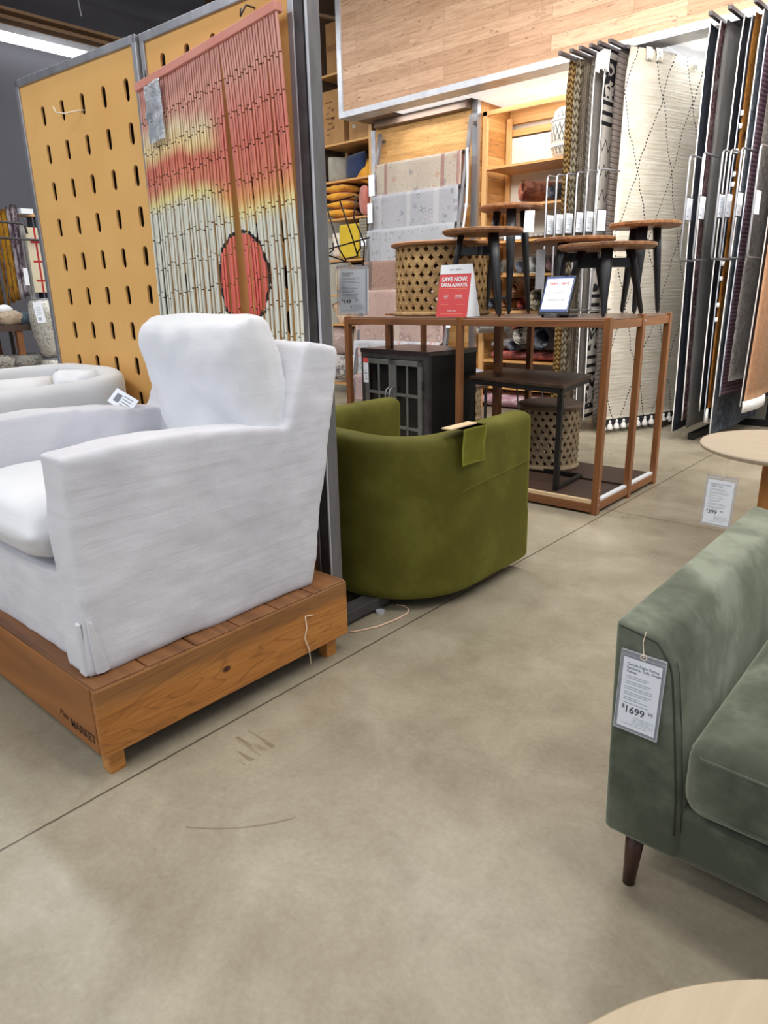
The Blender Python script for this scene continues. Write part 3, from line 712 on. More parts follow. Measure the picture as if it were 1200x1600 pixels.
T2 = thing('price_tag', 'small white product tag tucked between the two white chairs', 'price tag', (-2.36, 1.32, .84))
F = frame((-2.44, 1.27, .872), (.95, -.2, -.05), (.25, -.75, .6))
bm = nb(); box(bm, 0, .13, -.03, .03, -.0005, .0005, F); obj('paper', bm, MT['paper'], T2)
bm = nb(); box(bm, .02, .05, -.016, .016, .0006, .0011, F)
for q in range(4): box(bm, .058, .11, -.018+q*.011, -.015+q*.011, .0006, .0011, F)
obj('print', bm, MT['ink_mid'], T2)
# ------------------------------------------------------------------ display rack of honey coloured posts
RX = (-3.445, -2.505, -1.572); RY = (3.565, 4.0, 4.41)
t = thing('display_rack', 'open honey brown wooden display rack with dark boards, two bays wide', 'display rack', (-2.5, 3.99, 0))
for x in RX:
    for y in RY:
        if x != RX[2] and y == RY[1]: w = .05
        else: w = .036
        bm = nb(); box(bm, x-w/2, x+w/2, y-.02, y+.02, 0, 1.066 if y != RY[1] else 1.07)
        obj('post', bm, MT['rack_wood'], t, bev=.003)
for y in (3.555, 4.40):
    for a, b in ((RX[0], RX[1]), (RX[1], RX[2])):
        bm = nb(); box(bm, a+.018, b-.018, y-.004, y+.018, 1.015, 1.052); obj('rail', bm, MT['rack_wood_x'], t, bev=.002)
        bm = nb(); box(bm, a+.018, b-.018, y-.01, y+.018, .012, .060); obj('rail', bm, MT['rack_wood_x'], t, bev=.002)
for x in (RX[0], RX[2]):
    for a, b in ((RY[0], RY[1]), (RY[1], RY[2])):
        bm = nb(); box(bm, x-.010, x+.012, a+.018, b-.018, 1.005, 1.050); obj('rail', bm, MT['rack_wood_y'], t, bev=.002)
        bm = nb(); box(bm, x-.010, x+.012, a+.018, b-.018, .022, .066); obj('rail', bm, MT['rack_wood_y'], t, bev=.002)
        bm = nb(); box(bm, x-.022, x+.004, a+.018, b-.018, .068, .080); obj('edge_strip', bm, MT['white_card'], t)
for a, b in ((RX[0], RX[1]), (RX[1], RX[2])):
    bm = nb(); box(bm, a+.018, b-.018, 3.548, 3.572, .061, .082); obj('edge_strip', bm, MT['pale_strip'], t, bev=.002)
for a, b in ((RX[0], RX[1]-.003), (RX[1]+.003, RX[2]+.0)):
    bm = nb(); box(bm, a+.0, b-.0, 3.574, 4.0, 1.052, 1.060); obj('top_board', bm, MT['top_board'], t)
    bm = nb(); box(bm, a+.0, b-.0, 4.003, 4.42, 1.052, 1.060); obj('top_board', bm, MT['top_board'], t)
    bm = nb(); box(bm, a+.02, b-.02, 3.575, 3.975, .055, .074); obj('base_board', bm, MT['dark_board'], t)
    bm = nb(); box(bm, a+.02, b-.02, 4.02, 4.40, .055, .074); obj('base_board', bm, MT['dark_board'], t)
bm = nb()
for x, y, z in ((-1.553, 3.56, .10), (-1.553, 3.56, .145), (-1.553, 3.56, .06), (-1.549, 4.0, 1.035)): tube(bm, [(x-.003, y, z), (x+.001, y, z)], .005, 8)
obj('screw_heads', bm, MT['edge_metal'], t, recalc=True)

# dark metal cabinet
cM = math.radians(-7.3)
t = thing('metal_cabinet', 'dark metal cabinet with two paned glass doors inside the rack', 'cabinet', (-3.08, 3.61, .075), cM)
cw, cd, ch = .665, .46, .775
def lb(x0, x1, y0, y1, z0, z1):
    bm = nb(); box(bm, x0, x1, y0, y1, z0, z1); return bm
# local frame: x across the front, y into the cabinet
bm = lb(-cw/2, -cw/2+.012, .03, cd, .0, ch-.03); box(bm, cw/2-.012, cw/2, .03, cd, 0, ch-.03); box(bm, -cw/2, cw/2, cd-.012, cd, 0, ch-.03)
box(bm, -cw/2, cw/2, .03, cd, 0, .03); box(bm, -cw/2+.01, cw/2-.01, .04, cd-.01, .37, .385)
obj('carcass', bm, MT['black_metal'], t, W=False)
obj('top', lb(-cw/2-.004, cw/2+.004, -.004, cd+.004, ch-.03, ch), mat('dark_cabinet_top', (44, 32, 34), (54, 42, 42), 5, rough=.25, coat=.3), t, W=False, bev=.003)
bm = lb(-cw/2, -cw/2+.05, 0, .03, 0, ch-.03); box(bm, cw/2-.05, cw/2, 0, .03, 0, ch-.03); box(bm, -cw/2+.05, cw/2-.05, 0, .03, 0, .05); box(bm, -cw/2+.05, cw/2-.05, 0, .03, ch-.06, ch-.03)
obj('face_frame', bm, MT['dark_steel'], t, W=False, bev=.002)
for s in (-1, 1):
    x0, x1 = (-cw/2+.052, -.002) if s < 0 else (.002, cw/2-.052)
    bm = nb(); zb, zt = .053, ch-.063
    box(bm, x0, x0+.035, -.012, .004, zb, zt); box(bm, x1-.035, x1, -.012, .004, zb, zt); box(bm, x0, x1, -.012, .004, zb, zb+.04); box(bm, x0, x1, -.012, .004, zt-.035, zt)
    xm = (x0+x1)/2; box(bm, xm-.008, xm+.008, -.009, .003, zb, zt)
    for zz in (zb+.21, zb+.43): box(bm, x0, x1, -.009, .003, zz-.010, zz+.010)
    d = obj('door', bm, mat('gunmetal', (104, 104, 102), (120, 120, 117), 10, rough=.45, metal=.2), t, W=False, bev=.0015)
    bm = lb(x0+.03, x1-.03, -.002, .001, zb+.03, zt-.03); obj('glass_pane', bm, MT['glass_dark'], d, W=False)
    xh = x1-.016 if s < 0 else x0+.016
    bm = nb(); tube(bm, [(xh, -.014, .535), (xh-.004, -.045, .515), (xh-.006, -.055, .47), (xh-.004, -.045, .425), (xh, -.014, .405)], .0055, 8)
    obj('handle', bm, MT['steel'], d, W=False, smooth=True)
    xe = x0-.006 if s < 0 else x1+.006
    for zz in (.16, .56): bm = nb(); tube(bm, [(xe, -.010, zz-.03), (xe, -.010, zz+.03)], .006, 8); obj('hinge', bm, MT['dark_steel'], d, W=False)
T2 = thing('price_tag', 'narrow white price tag with a red head hanging on the cabinet door', 'price tag', (-3.33, 3.61, .78), cM)
bm = lb(.004, .056, -.0255, -.0245, -.155, .0); obj('paper', bm, MT['paper'], T2, W=False)
bm = lb(.004, .056, -.0262, -.0254, -.02, .012); obj('tag_head', bm, MT['red_card'], T2, W=False)
bm = nb()
for q, (a, b) in enumerate(((.02, .036), (.018, .042), (.024, .04), (.02, .046))): box(bm, a, b, -.0262, -.0256, -.075-.02*q, -.068-.02*q)
obj('print', bm, MT['ink_mid'], T2, W=False)

# C-shaped side table
t = thing('side_table', 'dark wood C-shaped side table with a black steel frame in the right bay', 'table', (-2.2, 3.9, .075))
fl_, fr_, br_, bl_ = (-2.565, 3.755), (-1.835, 3.625), (-1.945, 4.215), (-2.66, 4.30)
bm = nb(); prism(bm, [fl_, fr_, br_, bl_], 'z', .675, .698); obj('tabletop', bm, mat('espresso_table_top', (58, 40, 28), (84, 60, 44), 5, (3, .6, 1), .4), t, bev=.004)
bm = nb()
def ins(p, q, a): return (p[0]+(q[0]-p[0])*a, p[1]+(q[1]-p[1])*a)
for p, q in ((fl_, fr_), (fr_, br_), (br_, bl_), (bl_, fl_)):
    c = (-2.25, 3.97); p2, q2 = ins(p, c, .06), ins(q, c, .06); bar(bm, (*p2, .660), (*q2, .660), .02, .03)
obj('apron', bm, MT['black_metal'], t)
lg = ins(fr_, (-2.25, 3.97), .06); ll = ins(fl_, (-2.25, 3.97), .06); lb_ = (-1.885, 4.02); lc = (-2.60, 4.02)
for a, b in (((*lg, .076), (*lg, .66)), ((*ll, .076), (*ll, .66))): bm = nb(); bar(bm, a, b, .030, .024); obj('leg', bm, MT['black_metal'], t)
for a, b in (((*lg, .086), (*lb_, .086)), ((*lb_, .086), (*lc, .086)), ((*lc, .086), (*ll, .086))): bm = nb(); bar(bm, a, b, .026, .020); obj('base_bar', bm, MT['black_metal'], t)
# hairpin table behind it, on the floor
t = thing('hairpin_table', 'small dark table on thin black hairpin legs behind the rack', 'table', (-2.9, 4.9, 0))
bm = nb(); box(bm, -3.22, -2.70, 4.66, 5.12, .560, .585); obj('tabletop', bm, MT['dark_board'], t, bev=.003)
for x, y in ((-3.18, 4.70), (-2.74, 4.70), (-3.18, 5.08), (-2.74, 5.08)):
    dx = .035 if x > -2.9 else -.035
    bm = nb(); tube(bm, [(x-.035, y, .56), (x+dx-.006, y, .012), (x+dx, y, .005), (x+dx+.006, y, .012), (x+.035, y, .56)], .006, 7); obj('leg', bm, MT['black_metal'], t, smooth=True)

# carved lattice drum stools
def lattice(bm, cx, cy, z0, r, h, nu=26, nv=8, th=.014):
    def P(u, v):
        a = 2*PI*u; return V3((cx+r*math.cos(a), cy+r*math.sin(a), z0+h*v))
    for j in range(nv):
        o = .5*(j % 2)
        for i in range(nu):
            u0, u1 = (i+o)/nu, (i+1+o)/nu; v0, v1 = j/nv, (j+1)/nv; um, vm = (u0+u1)/2, (v0+v1)/2
            du, dv = (u1-u0)*.30, (v1-v0)*.36
            c = [bm.verts.new(P(*q)) for q in ((u0, v0), (u1, v0), (u1, v1), (u0, v1))]
            m_ = [bm.verts.new(P(*q)) for q in ((um, v0), (u1, vm), (um, v1), (u0, vm))]
            d = [bm.verts.new(P(*q)) for q in ((um, vm-dv), (um+du, vm), (um, vm+dv), (um-du, vm))]
            for q in range(4): bm.faces.new((c[q], m_[q], d[q], d[q-1], m_[q-1]))
    bmesh.ops.remove_doubles(bm, verts=bm.verts, dist=.0006)
def drum_stool(name, label, cx, cy, z0, r, h, wm, lm, nu=26, nv=8):
    t = thing(name, label, 'drum stool', (cx, cy, z0))
    bm = nb(); lathe(bm, [(r*.9, 0), (r*1.06, .002), (r*1.075, .014), (r*1.03, .028), (r*.9, .028)], 48, (cx, cy, z0)); obj('base_ring', bm, wm, t, smooth=True)
    bm = nb(); lattice(bm, cx, cy, z0+.026, r, h-.052, nu, nv)
    o = obj('carved_body', bm, wm, t); s = o.modifiers.new('s', 'SOLIDIFY'); s.thickness = .018; s.offset = -1
    bm = nb()
    for j in range(1, nv):
        for i in range(nu):
            u = (i+.0+.5*(j % 2))/nu; a = 2*PI*u; z = z0+.026+(h-.052)*j/nv
            n = V3((math.cos(a), math.sin(a), 0)); c = V3((cx, cy, z))+n*(r+.001)
            s1 = n.cross(V3((0, 0, 1)))
            q = [bm.verts.new(c+.0085*(math.cos(2*PI*k/6)*s1+math.sin(2*PI*k/6)*V3((0, 0, 1)))) for k in range(6)]; tp = bm.verts.new(c+n*.006)
            for k in range(6): bm.faces.new((q[k], q[(k+1) % 6], tp))
    o = obj('carved_rosettes', bm, wm, t); o['kind'] = 'stuff'
    bm = nb(); lathe(bm, [(0, h-.03), (r*1.02, h-.03), (r*1.09, h-.022), (r*1.10, h-.008), (r*1.07, h), (0, h)], 56, (cx, cy, z0)); obj('lid', bm, lm, t, bev=.0)
    return t
drum_stool('drum_stool', 'large carved lattice drum stool standing on top of the rack, left', -3.03, 4.08, 1.061, .315, .47, MT['drum_wood'], MT['drum_lid'], 30, 8)
drum_stool('drum_stool', 'grey washed carved lattice drum stool on the lower board of the rack', -2.215, 4.20, .075, .195, .425, MT['drum_grey'], MT['drum_lid_dark'], 24, 9)
t = drum_stool('drum_stool', 'low carved drum stool with a round grey cushion behind the rack', -4.02, 5.75, 0, .20, .40, MT['drum_grey'], MT['drum_lid_dark'], 22, 6)
bm = nb(); lathe(bm, [(0, .402), (.20, .402), (.225, .42), (.23, .445), (.21, .475), (.12, .492), (0, .495)], 40, (-4.02, 5.75, 0)); obj('seat_pad', bm, m_fabric('grey_tweed', (120, 120, 132), (160, 160, 172), .9, 30), t, smooth=True)
t = thing('nesting_table', 'tiny dark square-top table standing in front of the grey cushioned drum', 'table', (-3.72, 5.45, 0))
bm = nb(); box(bm, -3.86, -3.58, 5.33, 5.57, .36, .385); obj('tabletop', bm, MT['dark_board'], t)
for x in (-3.84, -3.60):
    for y in (5.35, 5.55): bm = nb(); box(bm, x-.01, x+.01, y-.01, y+.01, 0, .36); obj('leg', bm, MT['black_metal'], t)

# round top stools on the rack
def stool(label, cx, cy, zt, r, spread, rot, z0=1.061, tt=.028):
    t = thing('round_table', label, 'table', (cx, cy, z0), rot, 'round topped side tables on the rack')
    h = zt-z0
    bm = nb(); lathe(bm, [(0, h-tt), (r*.93, h-tt), (r, h-tt*.55), (r, h-.003), (r-.004, h), (0, h)], 64); obj('tabletop', bm, MT['stool_top'], t, W=False)
    prev = []
    for k in range(3):
        a = 2*PI*k/3; d = V3((math.cos(a), math.sin(a), 0)); sd = V3((-d.y, d.x, 0))
        top = d*(spread*.60)+V3((0, 0, h-tt-.001)); bot = d*spread+V3((0, 0, .022)); knee = top.lerp(bot, .30)
        bm = nb(); rg = []
        for p, w, q in ((top, .031, .020), (knee, .029, .019), (bot, .0135, .0115), (bot+d*.001-V3((0, 0, .020)), .004, .004)):
            rg.append([bm.verts.new(p+sd*w*math.copysign(abs(math.cos(m*PI/6))**.7, math.cos(m*PI/6))+d*q*math.copysign(abs(math.sin(m*PI/6))**.7, math.sin(m*PI/6))) for m in range(12)])
        for A_, B_ in zip(rg, rg[1:]):
            for m in range(12): bm.faces.new((A_[m], A_[(m+1) % 12], B_[(m+1) % 12], B_[m]))
        bm.faces.new(rg[0]); bm.faces.new(rg[-1])
        obj('leg', bm, MT['black_paint'], t, W=False, smooth=True); prev.append(top.lerp(bot, .20))
    for k in range(3):
        bm = nb(); bar(bm, prev[k], (0, 0, prev[k].z), .022, .050); obj('stretcher', bm, MT['black_paint'], t, W=False, bev=.002)
    bm = nb(); lathe(bm, [(0, prev[0].z-.026), (.03, prev[0].z-.026), (.03, prev[0].z+.026), (0, prev[0].z+.026)], 16); obj('hub', bm, MT['black_paint'], t, W=False)
stool('round acacia table with black legs beside the red sign on the rack', -2.515, 3.80, 1.565, .243, .215, math.radians(-26))
stool('tallest round acacia table, behind the one beside the red sign', -2.585, 4.23, 1.735, .205, .165, math.radians(-56))
stool('round acacia table behind the small tablet sign on the rack', -2.06, 4.10, 1.50, .238, .20, math.radians(-95))
stool('widest round acacia table, at the front right corner of the rack top', -1.755, 3.88, 1.442, .262, .25, math.radians(-64))
stool('small round acacia table, highest at the right end of the rack top', -1.735, 4.34, 1.575, .203, .12, math.radians(-78))
for i, (lab, p, up) in enumerate((('white price card hanging tilted from the rear left table edge', (-2.415, 4.18, 1.69), .0),
                          ('grey sleeved price tag hanging under the middle table edge', (-2.235, 4.02, 1.445), 0))):
    T2 = thing('price_tag', lab, 'price tag', p)
    if i == 0: F = frame((p[0], p[1], p[2]), (.62, -.3, -.32), (.4, -.9, .3)); w, hh = .06, .15
    else: F = frame(p, (.92, -.38, .0), (-.38, -.92, 0)); w, hh = .085, .23
    if i == 0:
        F = frame(p, (.85, -.5, .0), (.45, -.75, .45)) @ Matrix.Rotation(math.radians(38), 4, 'Z')
    bm = nb(); box(bm, -w/2, w/2, -hh, 0, -.001, .001, F); obj('paper', bm, MT['paper'] if i == 0 else mat('shaded_tag', (196, 198, 204), rough=.3), T2)
    bm = nb()
    for q in range(6): box(bm, -w*.35, w*(.1+.04*(q*3 % 5)), -.06-.018*q, -.0575-.018*q, .0011, .0016, F)
    obj('print', bm, MT['ink_soft'], T2)
    bm = nb(); a = F @ V3((0, 0, 0)); tube(bm, [a, a+V3((0, 0, .03 if i else .018))], .0012, 5); obj('string', bm, MT['string'], T2)

# red counter sign
t = thing('counter_sign', 'red and white folded card sign reading SAVE NOW. EARN ALWAYS. on the rack', 'sign', (-2.60, 3.64, 1.061))
yb, yt, zb, zt = 3.600, 3.655, 1.063, 1.368
xl, xr = -2.715, -2.485
n = V3((0, -(zt-zb), (yt-yb))).normalized()
O = V3((xl, yb, zb)); up = V3((0, yt-yb, zt-zb)); H = up.length
F = frame(O, (1, 0, 0), n); W_ = xr-xl
bm = nb(); box(bm, 0, W_, 0, H, -.001, .001, F); obj('front_card', bm, MT['red_card'], t)
bm = nb(); box(bm, 0, W_, H-.055, H, .001, .0016, F); obj('white_header', bm, MT['white_card'], t)
bm = nb(); prism(bm, [(yt, zt), (yt+.002, zt), (3.745, zb), (3.742, zb)], 'x', xl, xr); obj('back_card', bm, MT['white_card'], t)
bm = nb(); prism(bm, [(yt+.0, zt-.004), (3.742, zb+.001), (yb+.004, zb+.001)], 'x', xr-.002, xr); obj('side_flap', bm, MT['white_card'], t)
wt = MT['white_card']
text('OUT + ABOUT', .014, F @ Matrix.Translation((W_/2, H-.034, .0022)), MT['ink_mid'], t, 'CENTER')
text('SAVE NOW.', .036, F @ Matrix.Translation((W_/2, H-.098, .0016)), wt, t, 'CENTER', bold=.0012)
text('EARN ALWAYS.', .0285, F @ Matrix.Translation((W_/2, H-.129, .0016)), wt, t, 'CENTER', bold=.001)
text('$5 OFF', .011, F @ Matrix.Translation((W_*.27, H-.190, .0016)), wt, t, 'CENTER', bold=.0004)
text('REWARDS', .011, F @ Matrix.Translation((W_*.68, H-.190, .0016)), wt, t, 'CENTER', bold=.0004)
text('today', .009, F @ Matrix.Translation((W_*.27, H-.200, .0016)), wt, t, 'CENTER')
text('on every purchase', .009, F @ Matrix.Translation((W_*.68, H-.200, .0016)), wt, t, 'CENTER')
text('SCAN TO JOIN', .010, F @ Matrix.Translation((W_/2, .034, .0016)), wt, t, 'CENTER')
bm = nb()
for x0, x1, y in ((.02, .21, H-.140), (.02, .085, .075), (.145, .21, .075), (.03, .20, .018)): box(bm, x0, x1, y-.0012, y+.0012, .0012, .0016, F)
r_ = [(math.cos(a*PI/3), math.sin(a*PI/3)) for a in range(6)]
for c in ((W_*.27, H-.165),):
    for k in range(6): box(bm, c[0]+.010*r_[k][0]-.003, c[0]+.010*r_[k][0]+.003, c[1]+.010*r_[k][1]-.001, c[1]+.010*r_[k][1]+.001, .0012, .0016, F)
for a in ((W_*.58, W_*.78, H-.154), (W_*.58, W_*.78, H-.176)): box(bm, a[0], a[1], a[2]-.0008, a[2]+.0008, .0012, .0016, F)
obj('printed_lines', bm, MT['peach_ink'], t)
# tablet sign
t = thing('tablet_sign', 'small lit tablet in a dark stand reading EARN and SAVE on the rack', 'sign', (-1.92, 3.76, 1.061))
O = V3((-2.03, 3.665, 1.095)); n = V3((-.10, -.93, .32)); F = frame(O, (.99, -.105, 0), n)
bm = nb(); box(bm, -.008, .188, -.022, .20, -.014, -.001, F); obj('case', bm, MT['black_paint'], t, bev=.004)
bm = nb(); box(bm, .0, .180, .0, .192, -.001, .0005, F); sc = obj('screen', bm, MT['screen'], t)
bl = mat('blue_border', (84, 104, 170), rough=.5)
bm = nb()
for a in ((0, .18, 0, .012), (0, .18, .182, .192), (0, .006, 0, .192), (.174, .18, 0, .192)): box(bm, a[0], a[1], a[2], a[3], .0006, .0012, F)
obj('border', bm, bl, sc)
text('EARN + SAVE', .021, F @ Matrix.Translation((.09, .148, .0012)), mat('red_ink', (206, 80, 76), rough=.6), sc, 'CENTER', bold=.0004)
text('10 POINTS', .015, F @ Matrix.Translation((.09, .098, .0012)), MT['ink_mid'], sc, 'CENTER')
text('REDEEM & SAVE', .015, F @ Matrix.Translation((.09, .058, .0012)), MT['ink'], sc, 'CENTER')
bm = nb(); box(bm, .05, .13, -.045, -.018, -.02, .02, F); obj('stand_foot', bm, MT['dark_steel'], t, bev=.003)
bm = nb(); box(bm, -2.03, -1.86, 3.68, 3.80, 1.061, 1.075); obj('stand_base', bm, MT['black_paint'], t, bev=.003)
bm = nb(); a = F @ V3((.12, .2, -.006)); tube(bm, [a, a+V3((0, 0, .012))], .012, 10); obj('camera_knob', bm, MT['black_paint'], t)

# ------------------------------------------------------------------ price tags in clear sleeves
def sleeve_tag(label, F, w, h, lines, price, cents, st, hd=.16, big=False):
    T_ = thing('price_tag', label, 'price tag', F.translation)
    bm = nb(); box(bm, -w*.09, w*1.09, -h*.05, h*1.10, -.0012, .0018, F); obj('plastic_sleeve', bm, MT['sleeve'], T_, bev=.001)
    bm = nb()
    for a in ((-w*.09, w*1.09, h*1.085, h*1.10), (-w*.09, w*1.09, h*1.03, h*1.036), (-w*.09, -w*.07, -h*.05, h*1.10), (w*1.07, w*1.09, -h*.05, h*1.10), (-w*.09, w*1.09, -h*.05, -h*.038)):
        box(bm, a[0], a[1], a[2], a[3], .0018, .0028, F)
    obj('sleeve_rim', bm, MT['edge_metal'], T_)
    bm = nb(); box(bm, 0, w, 0, h, .0019, .0024, F); obj('paper', bm, MT['paper'], T_)
    z = .0027; y = h*.90
    for s in lines: text(s, h*.052, F @ Matrix.Translation((w*.10, y, z)), MT['ink_mid'], T_); y -= h*.052
    bm = nb(); rr = random.Random(len(label))
    y -= h*.0
    while y > h*.34:
        for q in range(rr.choice((1, 2, 2))):
            box(bm, w*.10, w*(.5+.35*rr.random()), y, y+h*.010, .0024, .0028, F); y -= h*.028
        y -= h*.022
    box(bm, w*.12, w*.8, h*.055, h*.062, .0024, .0028, F)
    obj('small_print', bm, MT['ink_soft'], T_)
    text('$', h*.075, F @ Matrix.Translation((w*.08, h*.275, z)), MT['ink'], T_)
    text(price, h*.135, F @ Matrix.Translation((w*.15, h*.225, z)), MT['ink'], T_, bold=.0002)
    text(cents, h*.07, F @ Matrix.Translation((w*(.15+.155*len(price)), h*.275, z)), MT['ink_mid'], T_)
    bm = nb()
    x0, x1, y0, y1 = w*.42, w*.94, h*.09, h*.18
    for a in ((x0, x1, y0, y0+h*.006), (x0, x1, y1-h*.006, y1), (x0, x0+w*.008, y0, y1), (x1-w*.008, x1, y0, y1), (x0+w*.04, x0+w*.07, y0+h*.025, y1-h*.02)): box(bm, a[0], a[1], a[2], a[3], .0024, .0028, F)
    for q in range(2): box(bm, x0+w*.12, x1-w*.06, y0+h*(.025+.03*q), y0+h*(.033+.03*q), .0024, .0028, F)
    obj('scan_box', bm, MT['ink_soft'], T_)
    a = F @ V3((w/2, h*1.06, .002)); bm = nb(); tube(bm, [a, *[V3(s) for s in st]], .0011, 5); tube(bm, [a+V3((.006*math.cos(q), 0, .006*math.sin(q))) for q in (0, 1, 2, 3, 4, 5)], .0012, 5, closed=True)
    obj('string', bm, MT['string'], T_)
    return T_
# ------------------------------------------------------------------ rugs hung like pages from swing arms
def m_cream():
    k = N('cream_diamond_rug'); s = k.sep(k.tc.outputs['Object']); u, z = s[0], s[2]
    wob = k.math('MULTIPLY', k.math('SUBTRACT', k.noise(k.pos((3, 3, 3)), 1.2, 2), .5), .10)
    uu = k.math('ADD', u, wob)
    def lines(sg, w):
        t = k.math('FRACT', k.math('ADD', k.math('MULTIPLY', uu, 2.6), k.math('MULTIPLY', z, .95*sg)))
        return k.math('LESS_THAN', k.math('ABSOLUTE', k.math('SUBTRACT', t, .5)), w)
    ln = k.math('MAXIMUM', lines(1, .014), lines(-1, .014))
    dots = k.math('GREATER_THAN', k.math('FRACT', k.math('MULTIPLY', z, 38)), .45)
    col = k.ramp(k.noise(k.pos((1, 1, 3)), 4, 4), [(.35, (232, 224, 208)), (.65, (244, 238, 226))])
    col = k.mix(k.math('MULTIPLY', ln, dots), col, L((52, 46, 44)))
    r = k.noise(k.pos((1.2, 1.2, 26)), 2.0, 3, .6, .3)
    k.bump(k.math('ADD', r, k.math('MULTIPLY', k.noise(k.pos(), 120, 2), .2)), .55, .015)
    return k.set(col, .95)
def m_tribal():
    k = N('tribal_rug'); s = k.sep(k.tc.outputs['Object']); u, z = s[0], s[2]
    zz = k.math('PINGPONG', k.math('MULTIPLY', u, 1), .05)
    a = k.math('FRACT', k.math('MULTIPLY', k.math('ADD', z, k.math('MULTIPLY', zz, 1.6)), 5.6))
    chev = k.math('LESS_THAN', a, .10)
    zone = k.ramp(k.math('DIVIDE', z, 3.0), [(0, (1, 1, 1)), (.415, (0, 0, 0)), (.80, (1, 1, 1))], True)
    bands = k.math('LESS_THAN', k.math('FRACT', k.math('MULTIPLY', z, 14)), .42)
    zig = k.math('GREATER_THAN', k.noise(k.pos((16, 16, 12)), 1.0, 1, .5, 1.2), .5)
    sel = k.math('GREATER_THAN', k.math('FRACT', k.math('MULTIPLY', z, 2.1)), .5)
    blk = k.mix(sel, k.comb(bands, bands, bands), k.comb(zig, zig, zig))
    f = k.mix(zone, k.comb(chev, chev, chev), blk)
    col = k.mix(f, L((220, 215, 208)), L((40, 38, 44)))
    k.bump(k.noise(k.pos(), 60, 3), .5, .01)
    return k.set(col, .95)
def m_knit(name, c1, c2, fz=22, fu=40, tw=6):
    # braided weave: chevrons running down the rug edge
    k = N(name); s = k.sep(k.tc.outputs['Object']); u, z = s[0], s[2]
    ch = k.math('PINGPONG', k.math('MULTIPLY', u, fu), .5)
    q = k.math('FRACT', k.math('ADD', k.math('MULTIPLY', z, fz), ch))
    nz = k.math('MULTIPLY', k.math('SUBTRACT', k.noise(k.pos(), 40, 3), .5), .6)
    f = k.math('ADD', q, nz)
    col = k.ramp(f, [(.35, c2), (.55, c1)])
    k.bump(k.math('ADD', q, k.noise(k.pos(), 60, 2)), .7, .012)
    return k.set(col, .95)
def m_vintage(name, field, motifs, border, xs, sc=7, fade=.45):
    # faded oriental pattern: flower motifs in voronoi cells, border stripes at given x
    k = N(name); v = k.pos(); s = k.sep(k.tc.outputs['Object'])
    vo = k.n('TexVoronoi'); vo.inputs['Scale'].default_value = sc; vo.inputs['Randomness'].default_value = .55; k.l(v, vo.inputs['Vector'])
    petal = k.math('ADD', vo.outputs['Distance'], k.math('MULTIPLY', k.math('SUBTRACT', k.noise(v, sc*3.2, 2), .5), .55))
    disc = k.math('LESS_THAN', petal, .34); core = k.math('LESS_THAN', petal, .16)
    rgb = k.sep(vo.outputs['Color'])
    n = len(motifs); mc = k.ramp(rgb[0], [(i/n, c) for i, c in enumerate(motifs)], True)
    col = k.mix(.5, k.ramp(k.noise(v, 3, 4), [(.35, field[0]), (.65, field[1])]), L(field[0]))
    vine = k.ramp(k.math('PINGPONG', k.math('MULTIPLY', k.noise(v, sc*1.6, 3, .6, .8), 9), .5), [(.40, (0, 0, 0)), (.46, (1, 1, 1))])
    col = k.mix(k.math('MULTIPLY', vine, .45), col, L(motifs[0]))
    col = k.mix(k.math('MULTIPLY', disc, .62), col, mc); col = k.mix(core, col, L(field[1]))
    for x, w in xs:
        b = k.math('LESS_THAN', k.math('ABSOLUTE', k.math('SUBTRACT', s[0], x)), w)
        col = k.mix(k.math('MULTIPLY', b, .8), col, L(border))
    f = k.math('MULTIPLY', k.noise(v, 14, 5, .75), fade*1.6)
    col = k.mix(f, col, L(field[1]))
    k.bump(k.noise(v, 160, 2), .3, .003)
    return k.set(col, .92)
RM = {
 'jute': m_knit('jute_chevron', (222, 196, 142), (132, 98, 54), 24, 16),
 'jute_grey': m_knit('pale_chevron', (232, 226, 208), (150, 136, 114), 17, 16),
 'wool_tan': m_knit('flecked_tan_wool', (214, 204, 190), (166, 152, 136), 60, 30),
 'wool_white': m_knit('white_rope_wool', (236, 232, 224), (200, 192, 184), 20, 10),
 'grey_plain': mat('plain_grey_rug', (170, 165, 162), (186, 181, 178), 30, rough=.95, bump=.4),
 'white_edge': mat('white_binding', (212, 210, 208), (226, 224, 222), 30, rough=.9, bump=.3),
 'tribal': m_tribal(), 'cream': m_cream(),
 'grey_rib': m_stripe('grey_ribbed_rug', (128, 116, 114), (162, 152, 148), 'z', 26, .35),
 'navy': mat('slate_navy_rug', (58, 64, 78), (76, 84, 98), 12, rough=.95, bump=.4),
 'maroon': m_pattern('maroon_vintage', [(206, 196, 196), (170, 130, 136), (92, 48, 60), (210, 200, 200)], 12),
 'grey': mat('mid_grey_rug', (146, 144, 144), (168, 166, 166), 9, (1, 1, .4), .95, bump=.5),
 'dark': mat('dark_slate_rug', (42, 42, 50), (70, 70, 80), 6, rough=.95, bump=.5),
 'gold': m_pattern('gold_kilim', [(112, 66, 22), (168, 112, 36), (190, 136, 60), (96, 50, 22)], 14),
 'teal': m_pattern('slate_blue_rug', [(56, 62, 72), (84, 92, 104), (120, 126, 136), (60, 66, 76)], 7),
 'purple': m_stripe('plum_striped_rug', (150, 112, 132), (84, 44, 66), 'z', 34, .5, third=(190, 170, 180)),
 'shag': mat('pale_grey_shag', (150, 144, 142), (186, 180, 176), 24, rough=.98, bump=.9, bd=.02),
 'tan': mat('tan_flatweave', (176, 134, 100), (196, 154, 120), 20, rough=.95, bump=.4),
 'white_thin': mat('pale_blue_binding', (176, 184, 200), (200, 204, 214), 20, rough=.9),
}
